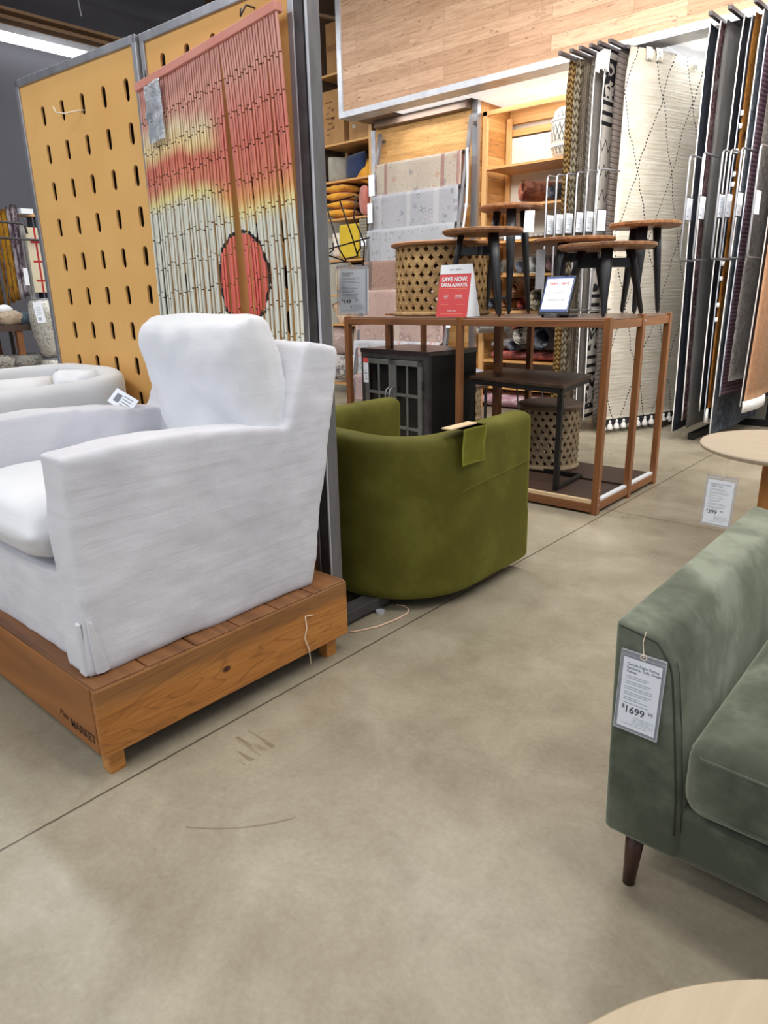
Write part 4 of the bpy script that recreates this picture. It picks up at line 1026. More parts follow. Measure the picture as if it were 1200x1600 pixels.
def rug(label, x, y, z0, z1, ln, dg, m, edge=None, th=.014, wave=.012, group='rugs hung from the swing arms', rag=0, extra=None, flare=.02):
    a = math.radians(dg); t = link(bpy.data.objects.new('hanging_rug', None)); t.location = (x, y, 0); t.rotation_euler = (0, 0, a)
    tag(t, label, 'rug', group)
    sd = x*7.3
    def P(u, v, off=0):
        z = z0+(z1-z0)*v
        s = u*ln; g = flare*(1-v)**2
        if v > .93: s = s+.03*((v-.93)/.07)*(1-u)
        yy = wave*math.sin(v*5+sd)*(.4+u)+wave*1.2*math.sin(u*9+sd+v*2)+off
        return V3((s-g*math.sin(sd+3*v), yy, z+rag*math.sin(u*40+sd)))
    bm = nb(); grid(bm, lambda u, v: P(u, v), 18, 40); bmesh.ops.solidify(bm, geom=bm.faces[:], thickness=th)
    o = obj('pile', bm, m, t, W=False, smooth=True)
    if edge:
        bm = nb(); tube(bm, [P(0, v/30, 0)+V3((-.002, 0, 0)) for v in range(31)], .0048, 7)
        obj('edge_binding', bm, edge, t, W=False, smooth=True)
    return t, P
def arm(label, x, y, dg, z=2.965, ln=1.2, ov=.10):
    a = math.radians(dg); d = V3((math.cos(a), math.sin(a), 0)); p = V3((x, y, z))
    bm = nb(); bar(bm, p-d*ov, p+d*ln, .026, .026); o = obj('swing_arm', bm, MT['dark_steel'], bev=.002)
    tag(o, label, 'rail', 'swing arms carrying the rugs')
def hoop(label, x, y, z0, z1, dg, lab=1, grp='wire handles of the rug arms', wid=.17, lz=None, mt='steel', lr=0):
    a = math.radians(dg); t = thing('price_holder', label, 'price holder', (x, y, 0), a, grp)
    r = .0075; c = .03; w = wid
    pts = [(w, 0, z1), (c, 0, z1), (.012, 0, z1-.006), (.003, 0, z1-.018), (0, 0, z1-c-.01), (0, 0, z0+c), (.004, 0, z0+.012), (.014, 0, z0+.003), (c, 0, z0), (w, 0, z0)]
    bm = nb(); tube(bm, pts, r, 8); obj('wire_loop', bm, MT[mt], t, W=False, smooth=True)
    lz = lz or (z0+.17)
    x0 = .010
    bm = nb(); box(bm, x0, x0+.105, -.0035, .0035, lz, lz+.16); obj('label_holder', bm, MT['dark_steel'], t, W=False)
    bm = nb(); box(bm, x0+.006, x0+.099, -.0045, .0045, lz+.006, lz+.154); lb_ = obj('label_card', bm, MT['paper'], t, W=False)
    bm = nb()
    for q, (s, e) in enumerate(((.02, .08), (.02, .07), (.02, .085), (.02, .06), (.02, .075))): box(bm, x0+s, x0+e, -.0052, -.0046, lz+.135-.016*q, lz+.138-.016*q)
    box(bm, x0+.02, x0+.05, -.0052, -.0046, lz+.025, lz+.036)
    obj('label_print', bm, MT['ink_soft'], lb_, W=False)
cen = [('jute chevron rug, leftmost of the hanging rugs, brown and straw coloured', -2.990, 'jute', None, .16, 86),
       ('pale chevron weave rug right of the straw coloured one', -2.925, 'jute_grey', None, .14, 86),
       ('flecked tan wool rug hanging third from the alcove side', -2.86, 'wool_tan', None, .14, 86),
       ('white rope-textured rug between the tan and the plain grey rugs', -2.79, 'wool_white', None, .13, 86),
       ('plain grey rug with a narrow white edge left of the black and white one', -2.755, 'grey_plain', 'white_edge', .12, 86),
       ('black and white tribal patterned rug with a tasselled top', -2.672, 'tribal', 'white_edge', .12, 88),
       ('grey ribbed rug hanging just left of the big cream rug', -2.600, 'grey_rib', None, 0.12, 90)]
for i, (lab, x, m, e, z0, dg) in enumerate(cen):
    y = 5.66+(.04 if i == 6 else 0)
    rug(lab, x, y, z0, 2.93, 1.2, dg, RM[m], RM[e] if e else None, th=.022 if i in (0, 1, 3) else .014, wave=.006)
for i, x in enumerate((-3.02, -2.93, -2.85, -2.77, -2.70, -2.62)):
    arm('dark square swing arm end above the hanging rugs, ' + ('over the jute rug', 'over the pale chevron rug', 'over the tan wool rug', 'over the white rope rug', 'over the plain grey rug', 'over the tribal rug')[i], x, 5.66, 86, ov=.07-.01*(i % 2))
for i, x in enumerate((-3.030, -2.945, -2.860, -2.770, -2.684, -2.594)):
    hoop('steel wire handle with a price card ' + ('standing clear of the rugs, leftmost', 'in front of the jute rug', 'in front of the pale chevron rug', 'in front of the tan wool rug', 'in front of the plain grey rug', 'in front of the tribal rug')[i], x, 5.50, 1.05, 2.09, 84 if i < 5 else 74, lz=1.645, wid=.16 if i < 5 else .24)
# tribal rug tassels at the top
TS = thing('fringe_bundle', 'white yarn tassel bundle folded over the top of the tribal rug', 'tassel', (-2.67, 5.63, 2.85))
for q in range(9):
    bm = nb(); a = V3((-2.72+.012*q, 5.625, 2.925-.004*abs(q-4))); tube(bm, [a, a+V3((-.004, -.012, -.05)), a+V3((-.006*(1-q/8), -.012, -.125-.01*(q % 3)))], .0065, 6, taper=[.005, .0075, .006]); obj('tassel', bm, RM['white_edge'], TS, smooth=True)
# big cream rug
t, P = rug('large cream rug with dotted diamond lines and a row of tassels at its foot', -2.535, 5.735, .10, 2.945, 1.24, 70, RM['cream'], None, th=.02, wave=.010, group='rugs hung from the swing arms')
bm = nb(); grid(bm, lambda u, v: P(u, -.012+.02*v)+V3((0, -.0015, 0)), 18, 1); bmesh.ops.solidify(bm, geom=bm.faces[:], thickness=.024)
obj('dark_foot_band', bm, RM['dark'], t, W=False)
for q in range(15):
    u = (q+.3)/15; b = P(u, 0)
    bm = nb(); lathe(bm, [(0, 0), (.008, -.004), (.013, -.018), (.008, -.026), (.016, -.036), (.026, -.060), (.028, -.078), (.018, -.085), (0, -.085)], 10, (b.x, b.y-.022, b.z+.018))
    obj('tassel', bm, RM['white_edge'], t, W=False, smooth=True)
for q, u in enumerate((.12, .2, .55)):
    b = P(u, 1); bm = nb()
    for k in range(5): a = b+V3((.012*k, -.012, .005)); tube(bm, [a, a+V3((.002, -.012, -.03)), a+V3((.004, -.01, -.085+.01*(k % 2)))], .007, 6)
    obj('top_tassel', bm, RM['cream'], t, W=False, smooth=True)
arm('light steel swing arm running back over the cream rug', -2.60, 5.80, 72, ov=-.02)
# right hand stand of rugs
rt = [('slate navy rug with a white bound edge, next to the cream rug', -1.965, 5.75, .08, 'navy', 'white_edge', 88),
      ('pale rug with a maroon vintage pattern, second of the right hand rugs', -1.897, 5.76, .18, 'maroon', 'white_edge', 87),
      ('wide plain grey rug with a rounded foot in the right hand stand', -1.852, 5.75, .12, 'grey', None, 88),
      ('dark slate rug with a white bound edge in the right hand stand', -1.748, 5.78, .27, 'dark', 'white_edge', 88),
      ('navy rug with a pale blue bound edge left of the gold kilim', -1.705, 5.80, .20, 'navy', 'white_thin', 88),
      ('brown and gold kilim rug, narrow, with white spots', -1.675, 5.76, .30, 'gold', None, 88),
      ('slate blue rug with a cream bound edge, reaching lowest behind the table', -1.625, 5.75, .10, 'teal', 'white_edge', 88),
      ('plum striped rug with a pale edge, ending knee high', -1.590, 5.78, .40, 'purple', 'white_thin', 88),
      ('pale grey shaggy rug with a square lower corner, ending at thigh height', -1.525, 5.72, .52, 'shag', None, 88),
      ('dark slate rug hanging right of the shaggy pale grey one', -1.425, 5.74, .34, 'dark', 'white_edge', 88),
      ('tan flatweave rug with a white tassel fringe at the right frame edge', -1.375, 5.60, .40, 'tan', None, 88)]
for i, (lab, x, y, z0, m, e, dg) in enumerate(rt):
    t, P = rug(lab, x, y, z0, 2.97, 1.12, dg, RM[m], RM[e] if e else None, wave=.010, th=.016, flare=.05 if i in (0, 1, 2) else .02)
    if m == 'gold':
        for q, (v) in enumerate((.25, .29, .36, .40, .60, .625, .68, .74, .77)):
            b = P(0, v); bm = nb(); tube(bm, [b+V3((-.004, 0, -.012)), b+V3((-.004, 0, .02))], .011, 8); obj('white_spot', bm, RM['white_edge'], t, W=False, smooth=True)
        b = P(0, 0)
        bm = nb()
        tube(bm, [b+V3((.004, 0, .0)), b+V3((0, 0, -.05)), b+V3((.006, 0, -.11))], .012, 8, taper=[.008, .012, .018]); obj('tassel', bm, RM['white_edge'], t, W=False, smooth=True)
    if m == 'tan':
        for q in range(14):
            b = P(q/30, 0); bm = nb(); tube(bm, [b, b+V3((0, -.004, -.04)), b+V3((.002, 0, -.085))], .009, 6); obj('fringe', bm, RM['white_edge'], t, W=False, smooth=True)
for i, (x, y) in enumerate(((-1.93, 5.74), (-1.80, 5.72), (-1.64, 5.72), (-1.52, 5.70), (-1.39, 5.66))):
    arm('dark square swing arm end over ' + ('the slate navy rug', 'the wide plain grey rug', 'the gold kilim rug', 'the shaggy pale grey rug', 'the tan rug')[i], x, y, 88, 2.99, 1.1, .09)
for i, (x, y) in enumerate(((-1.925, 5.52), (-1.828, 5.5), (-1.70, 5.5), (-1.655, 5.52), (-1.58, 5.5), (-1.46, 5.48))):
    hoop('steel wire handle with a grey label ' + ('at the slate navy rug', 'at the wide plain grey rug', 'at the dark slate rug', 'at the gold kilim', 'at the plum striped rug', 'at the shaggy pale rug')[i], x, y, 1.40, 2.10, 86, lz=1.67, wid=.26, grp='wire handles of the right hand rug stand')
# dark stand base under the right hand rugs
t = thing('rug_stand', 'black steel base of the right hand rug stand, low on the floor', 'stand', (-1.6, 6.4, 0))
bm = nb(); box(bm, -1.86, -1.10, 6.90, 6.94, 0, .06); box(bm, -1.52, -1.46, 6.94, 6.99, 0, 3.0); obj('base_frame', bm, MT['black_metal'], t)
for x in (-1.84, -1.2): bm = nb(); bar(bm, (x, 5.95, .03), (x, 6.92, .03), .05, .05); obj('foot', bm, MT['black_metal'], t)
t = thing('rug_stand', 'low black steel base behind the cream and chevron rugs', 'stand', (-2.8, 6.8, 0))
bm = nb(); box(bm, -3.3, -2.2, 6.80, 6.86, 0, .06); obj('base_frame', bm, MT['black_metal'], t)
for x in (-3.25, -2.25): bm = nb(); bar(bm, (x, 6.3, .03), (x, 6.80, .03), .05, .05); obj('foot', bm, MT['black_metal'], t)

# ------------------------------------------------------------------ ladder of folded rugs against the plank wall
t = thing('ladder_rack', 'leaning grey steel ladder rack carrying folded vintage rugs', 'rack', (-4.95, 6.0, 0))
def LP(x, z): return V3((x, 5.62+.245*z, z))
for x0, x1 in ((-5.42, -5.52), (-4.22, -4.335)):
    bm = nb(); bar(bm, LP(x0, .0), LP(x1, 2.86), .032, .04); obj('side_rail', bm, MT['grey_steel'], t, bev=.003)
    bm = nb(); bar(bm, LP(x1, 2.78), (x1, 6.385, 2.80), .03, .03); obj('wall_bracket', bm, MT['dark_steel'], t)
VG = m_vintage
pals = [('cream vintage rug with faded red borders and blue flowers, topmost on the ladder rack', VG('vintage_cream', ((218, 204, 188), (232, 222, 206)), [(112, 112, 134), (204, 140, 112), (130, 126, 140), (210, 150, 126)], (168, 96, 92), ((-5.36, .022), (-4.60, .022), (-4.40, .02), (-5.5, .01)), 8.5, .3), 2.53, .30, 7),
        ('faded grey-blue vintage rug hanging second from the top of the ladder', VG('vintage_greyblue', ((196, 198, 206), (216, 214, 218)), [(120, 128, 148), (150, 154, 168), (196, 176, 186), (110, 118, 138)], (224, 222, 224), ((-5.38, .03), (-4.98, .03), (-4.62, .035)), 13, .35), 2.21, .34, 8),
        ('pale blue-grey speckled rug hanging third on the ladder', VG('vintage_speckled', ((200, 204, 212), (214, 214, 218)), [(140, 146, 162), (160, 164, 176), (126, 134, 152)], (190, 192, 200), ((-5.3, .02),), 16, .5), 1.86, .31, 11),
        ('terracotta and charcoal medallion rug hanging fourth on the ladder', VG('vintage_terracotta', ((184, 150, 134), (198, 166, 148)), [(80, 80, 88), (176, 110, 92), (90, 88, 94)], (92, 90, 96), ((-5.40, .035), (-5.52, .012)), 5, .3), 1.535, .275, 8),
        ('blush pink distressed rug hanging fifth on the ladder', VG('vintage_blush', ((212, 180, 172), (222, 198, 188)), [(190, 134, 130), (200, 156, 150)], (196, 160, 154), ((-5.5, .02),), 11, .5), 1.235, .27, 10),
        ('blush and cream rug folded low on the ladder, seen under the rack top', VG('vintage_pink', ((206, 176, 168), (224, 204, 194)), [(150, 110, 116), (190, 140, 134)], (220, 206, 196), ((-4.9, .03),), 8, .4), .94, .27, 10),
        ('white rug with blue sprigs and a coral flower medallion, low on the ladder', VG('vintage_sprig', ((220, 222, 228), (230, 228, 228)), [(150, 158, 178), (214, 120, 104), (160, 166, 184), (206, 130, 116)], (206, 208, 216), ((-4.62, .02), (-4.5, .008)), 7, .2), .71, .33, 8),
        ('pink flecked rug on the bottom rung of the ladder', VG('vintage_flecked', ((200, 172, 176), (216, 192, 192)), [(160, 116, 128), (176, 130, 140)], (210, 190, 190), ((-5, .02),), 12, .4), .34, .24, 10)]
for i, (lab, pal, z, dr, sc) in enumerate(pals):
    f = z/2.86; xl = -5.42-.10*f; xr = -4.22-.115*f
    a = LP(xl, z); b = LP(xr, z)
    bm = nb(); tube(bm, [a+V3((-.02, 0, 0)), b+V3((.02, 0, 0))], .014, 8); obj('rung', bm, MT['dark_steel'], t)
    m = pal
    x0, x1 = xl-.02+(.0 if i < 3 else -.02), xr-.04
    def Q(u, v):
        x = x0+(x1-x0)*u; s = v*(dr*2+.08)
        w = .006*math.sin(u*17+i)+.004*math.sin(u*5+2*i)
        if s < dr: return V3((x, a.y-.034+w-.012*(1-s/dr), z-dr+s))
        if s < dr+.08: q = (s-dr)/.08*PI; return V3((x, a.y-.034*math.cos(q)+w*.5, z+.022*math.sin(q)))
        return V3((x, a.y+.034+w, z-(s-dr-.08)))
    bm = nb(); grid(bm, Q, 24, 26); bmesh.ops.solidify(bm, geom=bm.faces[:], thickness=.014)
    o = obj('folded_rug', bm, m, smooth=True); tag(o, lab, 'rug', 'folded rugs on the ladder rack')
for i, (x, z, w, h, lab) in enumerate(((-5.50, 2.44, .085, .21, 'white product tag hanging on the left rail beside the top ladder rug'), (-5.47, 2.15, .07, .20, 'small white tag on the left edge of the second ladder rug'),
                        (-5.50, 1.80, .08, .08, 'crumpled white tag at the left end of the third ladder rug'), (-4.20, .95, .05, .07, 'white tag by the right rail of the ladder'))):
    T2 = thing('price_tag', lab, 'price tag', (x, LP(x, z).y-.07, z)); y = LP(x, z).y-.085
    bm = nb(); box(bm, x-w/2, x+w/2, y, y+.002, z-h, z); obj('paper', bm, MT['paper'], T2)
    bm = nb(); tube(bm, [(x, y, z), (x, y+.03, z+.03)], .002, 5); obj('string', bm, MT['string'], T2)
bm = nb(); tube(bm, [(-4.30, 6.16, 2.03), (-4.26, 6.16, 2.03)], .02, 10); o = obj('clip', bm, MT['edge_metal']); tag(o, 'small metal clip on the right rail of the ladder rack', 'clip')
bm = nb(); tube(bm, [(-4.30, 6.20, 2.55), (-4.27, 6.17, 2.3), (-4.265, 6.15, 2.05), (-4.27, 6.10, 1.8), (-4.25, 6.06, 1.4)], .012, 8)
o = obj('rug_edge_cord', bm, RM['white_edge'], smooth=True); tag(o, 'white cord hanging along the right rail of the ladder rack', 'cord')

# ------------------------------------------------------------------ shelving
def shelf_unit(label, x0, x1, y0, y1, z1, boards, loc, posts):
    t = thing('shelf_unit', label, 'shelving', loc)
    for x in posts:
        for y in (y0+.018, y1-.018): bm = nb(); box(bm, x-.026, x+.026, y-.018, y+.018, 0, z1); obj('post', bm, MT['pine_post'], t, bev=.003)
    for z in boards:
        bm = nb(); box(bm, x0, x1, y0+.004, y1-.002, z-.022, z); obj('shelf', bm, MT['pine'], t, bev=.002)
    return t
SU = shelf_unit('pine shelving of the alcove holding rolled rugs', -4.27, -2.95, 6.46, 6.94, 2.90, (2.395, 2.025, 1.70, 1.375, 1.02, .515, .235), (-3.6, 6.7, 0), (-4.275, -2.98))
bm = nb(); box(bm, -4.302, -2.95, 6.46, 6.50, 2.86, 2.90); obj('top_rail', bm, MT['pine'], SU)
bm = nb(); box(bm, -4.29, -2.9, 6.945, 6.955, .25, 2.72); obj('back_panel', bm, MT['wall_white'], SU)
SU = shelf_unit('tall pine shelving of cushions and boxes between upright and ladder', -6.56, -5.80, 6.44, 6.92, 3.6, (3.62, 2.90, 2.505, 2.09, 1.625, 1.215, .865, .13), (-6.2, 6.7, 0), (-6.575, -5.78))
um = mat('umber_panel', (70, 44, 26), (84, 56, 34), 3, rough=.8)
bm = nb(); box(bm, -6.60, -5.76, 6.925, 6.935, 0, 3.6); obj('back_panel', bm, um, SU)
bm = nb(); box(bm, -5.75, -5.735, 6.46, 6.94, 0, 3.6); obj('side_panel', bm, um, SU)

def roll(label, x, z, r, ri, m, mend, y=6.40, ln=.5, grp='rolled rugs in the alcove', yaw=90, turns=3, tilt=0):
    a = math.radians(yaw); t = thing('rolled_rug', label, 'rolled rug', (x, y, z), a, grp)
    bm = nb()   # spiral sheet, axis along local x
    n = turns*26; pts = []
    for i in range(n+1):
        q = i/n; rr = r+(ri-r)*q; an = q*turns*2*PI+1.2
        pts.append((rr*math.cos(an), rr*math.sin(an)))
    A = [bm.verts.new((0, p[0], p[1])) for p in pts]; B = [bm.verts.new((ln, p[0], p[1])) for p in pts]
    for i in range(n): bm.faces.new((A[i], A[i+1], B[i+1], B[i]))
    th = (r-ri)/turns*.95
    bmesh.ops.solidify(bm, geom=bm.faces[:], thickness=th)
    o = obj('roll', bm, m, t, W=False, smooth=False, recalc=True)
    for p in o.data.polygons: p.use_smooth = abs(p.normal.x) < .5
    o.data.materials.append(mend)
    for p in o.data.polygons:
        if abs(p.normal.x) > .8: p.material_index = 1
    return t
E_ = lambda n, c, d: mat(n, c, d, 30, rough=.9)
er, ew, eb, eg, ec = E_('rust_end', (206, 140, 114), (222, 160, 134)), E_('white_end', (220, 218, 212), (232, 230, 226)), E_('beige_end', (196, 172, 138), (214, 192, 160)), E_('grey_end', (150, 152, 158), (176, 178, 184)), E_('crimson_end', (150, 36, 40), (176, 56, 56))
rust = m_pattern('rust_vintage', [(216, 136, 106), (228, 160, 130), (150, 90, 76), (218, 142, 112)], 10)
crim = m_pattern('crimson_vintage', [(176, 70, 66), (200, 110, 96), (84, 44, 48), (216, 170, 160)], 12)
bluew = m_pattern('blue_vintage', [(120, 126, 142), (170, 172, 182), (90, 96, 116), (200, 200, 206)], 10)
roll('large rust red rolled rug with a wrapped band, on the upper alcove shelf', -3.80, 2.128, .100, .016, rust, er, 6.42, .42, yaw=62, turns=4)
roll('small blue-grey rolled rug beside the large rust red roll', -3.50, 2.10, .072, .03, bluew, eg, 6.44, .45, yaw=75, turns=2)
roll('pale rolled rug half hidden behind the black table leg', -4.03, 1.45, .065, .03, RM['white_edge'], ew, turns=2)
roll('thin grey rolled rug with a wide hollow, on the middle alcove shelf', -3.79, 1.448, .066, .045, bluew, eg, turns=1)
roll('white rolled rug with a small dark centre on the middle alcove shelf', -3.615, 1.465, .086, .024, RM['white_edge'], ew, 6.36, turns=4)
roll('dusty pink rolled rug with a dark hollow behind the grey tag', -3.44, 1.455, .078, .036, RM['maroon'], E_('pink_end', (190, 160, 150), (206, 178, 168)), turns=2)
roll('beige rolled rug with loose spiral, on the shelf below the white roll', -3.83, 1.235, .100, .022, RM['tan'], eb, 6.36, turns=3)
roll('crimson rolled rug lying low between two beige rolls', -3.725, 1.085, .062, .022, crim, ec, 6.34, turns=2)
roll('thick cream and brown rolled rug with a wide dark hollow', -3.555, 1.135, .112, .052, RM['jute_grey'], eb, 6.34, turns=3)
roll('red patterned rolled rug partly behind the tablet sign', -3.40, 1.07, .05, .02, crim, ec, 6.34, turns=2)
roll('blue-grey rolled rug seen left of the black table legs', -4.12, 1.10, .070, .03, bluew, eg, turns=2)
roll('small peach rolled rug between the black table legs', -3.965, 1.095, .060, .02, RM['tan'], eb, turns=2)
roll('white rolled rug poking out at the left shelf post', -4.20, .84, .052, .016, RM['white_edge'], ew, 6.30, .35, yaw=60, turns=2)
roll('white and blue rolled rug standing out behind the brown post', -3.83, .68, .066, .03, bluew, ew, 6.38, turns=2)
roll('small crimson rolled rug just under the rack top', -3.81, .875, .05, .018, crim, ec, 6.38, turns=2)
roll('cream rolled rug with loose spiral under the rack top', -3.73, .78, .095, .02, RM['wool_white'], ew, 6.34, turns=3)
roll('grey rolled rug with the widest hollow, beside the jute rug', -3.49, .755, .112, .082, bluew, eg, 6.34, turns=2)
roll('pale roll above the grey wide-hollow roll', -3.55, .925, .06, .03, RM['white_edge'], ew, 6.38, turns=2)
def lying(label, x0, x1, y, z, r, m, flat=.6):
    bm = nb(); n = 18
    grid(bm, lambda u, v: V3((x0+(x1-x0)*u, y+.18*math.cos(2*PI*v)*1.0, z+r*flat+r*flat*math.sin(2*PI*v)*(1+.08*math.sin(u*9)))), 12, n)
    o = obj('folded_rug', bm, m, smooth=True); tag(o, label, 'rug', 'rugs lying in the alcove')
lying('grey flecked rug lying folded on the lower alcove shelf', -4.15, -3.05, 6.66, .625, .09, m_pattern('flecked_grey', [(110, 104, 108), (150, 146, 150), (84, 80, 86), (180, 176, 180)], 14), .55)
lying('red vintage rug lying under the grey flecked one', -4.15, -3.05, 6.66, .517, .09, crim, .55)
lying('pale blue rug lying on the lowest alcove shelf', -4.2, -3.05, 6.66, .237, .09, m_pattern('pale_vintage', [(206, 204, 210), (170, 176, 190), (210, 190, 186), (222, 220, 222)], 10), .6)
lying('pink patterned rug lying on the floor under the alcove shelves', -4.25, -3.05, 6.66, .002, .11, m_pattern('pink_vintage', [(196, 168, 180), (212, 190, 196), (160, 110, 130), (220, 206, 210)], 10), .75)
lying('black and white zigzag rug lying flat on the alcove shelf above the rolls', -4.1, -3.35, 6.66, 1.702, .05, m_pattern('zigzag_flat', [(206, 204, 198), (60, 58, 60), (210, 206, 200), (70, 68, 70)], 26), .6)
bm = nb(); box(bm, -4.02, -3.80, 6.46, 6.60, 1.702, 1.745); o = obj('paper_stack', bm, MT['paper'], bev=.002); tag(o, 'short stack of white papers on the alcove shelf', 'papers')
# carved white stool
t = thing('drum_stool', 'white ceramic drum stool with dark cutouts on the top alcove shelf', 'drum stool', (-3.42, 6.66, 2.396))
k = N('cutout_ceramic'); s = k.sep(k.tc.outputs['Object']); ang = k.math('ARCTAN2', s[1], s[0])
w_ = k.math('ABSOLUTE', k.math('SUBTRACT', k.math('FRACT', k.math('ADD', k.math('MULTIPLY', ang, 4.0), k.math('PINGPONG', k.math('MULTIPLY', s[2], 9), .5))), .5))
w2 = k.math('ABSOLUTE', k.math('SUBTRACT', k.math('FRACT', k.math('SUBTRACT', k.math('MULTIPLY', ang, 4.0), k.math('PINGPONG', k.math('MULTIPLY', s[2], 9), .5))), .5))
sl = k.math('MAXIMUM', k.math('LESS_THAN', w_, .11), k.math('LESS_THAN', w2, .11))
zb_ = k.ramp(k.math('DIVIDE', s[2], .42), [(0, (0, 0, 0)), (.08, (1, 1, 1)), (.22, (0, 0, 0)), (.32, (1, 1, 1)), (.68, (0, 0, 0)), (.78, (1, 1, 1)), (.92, (0, 0, 0))], True)
MT['cutout'] = k.set(k.mix(k.math('MULTIPLY', sl, zb_), L((226, 222, 212)), L((104, 98, 88))), .35)
bm = nb(); lathe(bm, [(0, 0), (.155, 0), (.185, .05), (.205, .14), (.208, .24), (.20, .33), (.175, .40), (.155, .42), (0, .42)], 48); obj('body', bm, MT['cutout'], t, W=False, smooth=True)
for z, r in ((.10, .200), (.315, .206)): bm = nb(); lathe(bm, [(r-.01, z-.010), (r+.004, z-.008), (r+.004, z+.008), (r-.01, z+.010)], 48); obj('raised_band', bm, MT['white_card'], t, W=False, smooth=True)

# cushions and boxes of the left shelving
def cushion(label, x, y, z, w, h, t_, m, rx=90, rz=0, ry=0, name='cushion', cat='cushion', seed=1, grp='cushions on the tall shelving', p=2.4):
    M = Matrix.Translation((x, y, z)) @ Matrix.Rotation(math.radians(rz), 4, 'Z') @ Matrix.Rotation(math.radians(ry), 4, 'Y') @ Matrix.Rotation(math.radians(rx), 4, 'X')
    bm = nb(); pillow(bm, M, w, h, t_, 14, p, seed, .01); o = obj(name, bm, m, smooth=True); tag(o, label, cat, grp); return o
navy = m_fabric('navy_cotton', (18, 36, 70), (26, 46, 84), .9, 4); must = m_fabric('mustard_velvet', (198, 132, 26), (222, 160, 44), .85, 9); pink = m_fabric('dusty_pink_linen', (190, 112, 100), (204, 130, 116), .9, 4)
crm = m_pattern('cream_tufted', [(206, 190, 158), (224, 210, 182), (214, 196, 164), (230, 220, 200)], 12); greyc = m_fabric('stone_linen', (140, 136, 124), (160, 156, 144), .9, 5)
cushion('navy blue square cushion standing on the upper shelf', -6.17, 6.62, 2.655, .40, .30, .14, navy, 88, -14)
cushion('stone grey cushion at the left end beside the navy one', -6.46, 6.62, 2.65, .28, .30, .14, greyc, 90, 60)
cushion('mustard cushion corner poking out right of the navy cushion', -5.90, 6.60, 2.56, .34, .30, .08, must, 60, 10, 18)
for i, z in enumerate((2.435, 2.350, 2.262, 2.165)):
    cushion('mustard round velvet cushion, ' + ('topmost of its stack', 'second from the top of its stack', 'third from the top of its stack', 'bottom one of its stack')[i], -6.38-.004*i, 6.60, z-.01, .40, .36, .105, must, 0, 8*i, p=2.0, seed=i)
cushion('dusty pink linen cushion standing on its corner beside the mustard stack', -5.96, 6.52, 2.26, .36, .34, .12, pink, 90, -40, 8)
t = thing('gift_box', 'bright yellow throw folded on the shelf below the pink cushion', 'throw', (-6.18, 6.6, 1.63))
bm = nb(); box(bm, -6.35, -6.02, 6.46, 6.80, 1.635, 2.02); obj('folded_cloth', bm, m_fabric('yellow_cotton', (206, 172, 34), (218, 186, 46), .85, 4), t, bev=.03, seg=4)
t.name = 'folded_throw'
bm = nb(); grid(bm, lambda u, v: V3((-5.99+.11*u, 6.45+.01*math.sin(u*20), 2.06-.44*v+.01*math.sin(u*30))), 12, 12); bmesh.ops.solidify(bm, geom=bm.faces[:], thickness=.03)
o = obj('fringed_throw', bm, m_stripe('cream_fringe', (206, 200, 184), (170, 160, 140), 'z', 30, .6)); tag(o, 'cream fringed throw draped beside the yellow one', 'throw')
cushion('white cushion with mustard rings at the left of the yellow throw', -6.42, 6.56, 1.80, .22, .30, .10, m_pattern('ring_print', [(226, 222, 214), (226, 222, 214), (196, 140, 60), (230, 226, 218)], 5), 90, 20)
cushion('cream tufted cushion on the shelf behind the 149 price tag', -6.32, 6.60, 1.40, .48, .32, .16, crm, 90, 0, seed=4, p=4)
cushion('grey-green striped cushion end right of the cream tufted one', -5.98, 6.60, 1.41, .26, .33, .14, greyc, 90, 12, seed=6, p=3)
cushion('beige and rust cushion leaning on the fourth shelf from the floor', -6.36, 6.60, 1.03, .40, .30, .16, m_pattern('rust_leaf', [(206, 184, 158), (190, 150, 112), (222, 206, 186), (176, 130, 96)], 6), 90, 20, -20, seed=7)
cushion('pale cushion edge right of the beige and rust one', -6.02, 6.60, 1.03, .34, .30, .14, m_pattern('peach_print', [(222, 200, 188), (206, 160, 140), (228, 214, 204), (210, 190, 176)], 9), 90, 0, seed=9)
cushion('taupe and blush wavy patterned cushion above the bottom shelf', -6.42, 6.56, .66, .30, .38, .16, m_pattern('wavy_taupe', [(176, 152, 144), (206, 186, 176), (160, 136, 130), (214, 200, 190)], 4, st=(1, 1, 3)), 90, 22, seed=11)
cushion('plain cream cushion behind the wavy patterned one', -6.12, 6.64, .66, .36, .38, .14, crm, 90, 10, seed=12)
cushion('black and white patterned cushion standing on the bottom shelf', -6.44, 6.54, .32, .26, .34, .14, m_pattern('bw_cushion', [(216, 210, 204), (60, 60, 66), (210, 204, 198), (70, 70, 78)], 12), 90, 38, seed=13)
cushion('white linen cushion leaning on the bottom shelf', -6.20, 6.56, .32, .34, .34, .16, m_fabric('white_linen', (204, 200, 192), (220, 216, 208), .9, 5), 90, 12, 6, seed=14)
cb = MT['cardboard']
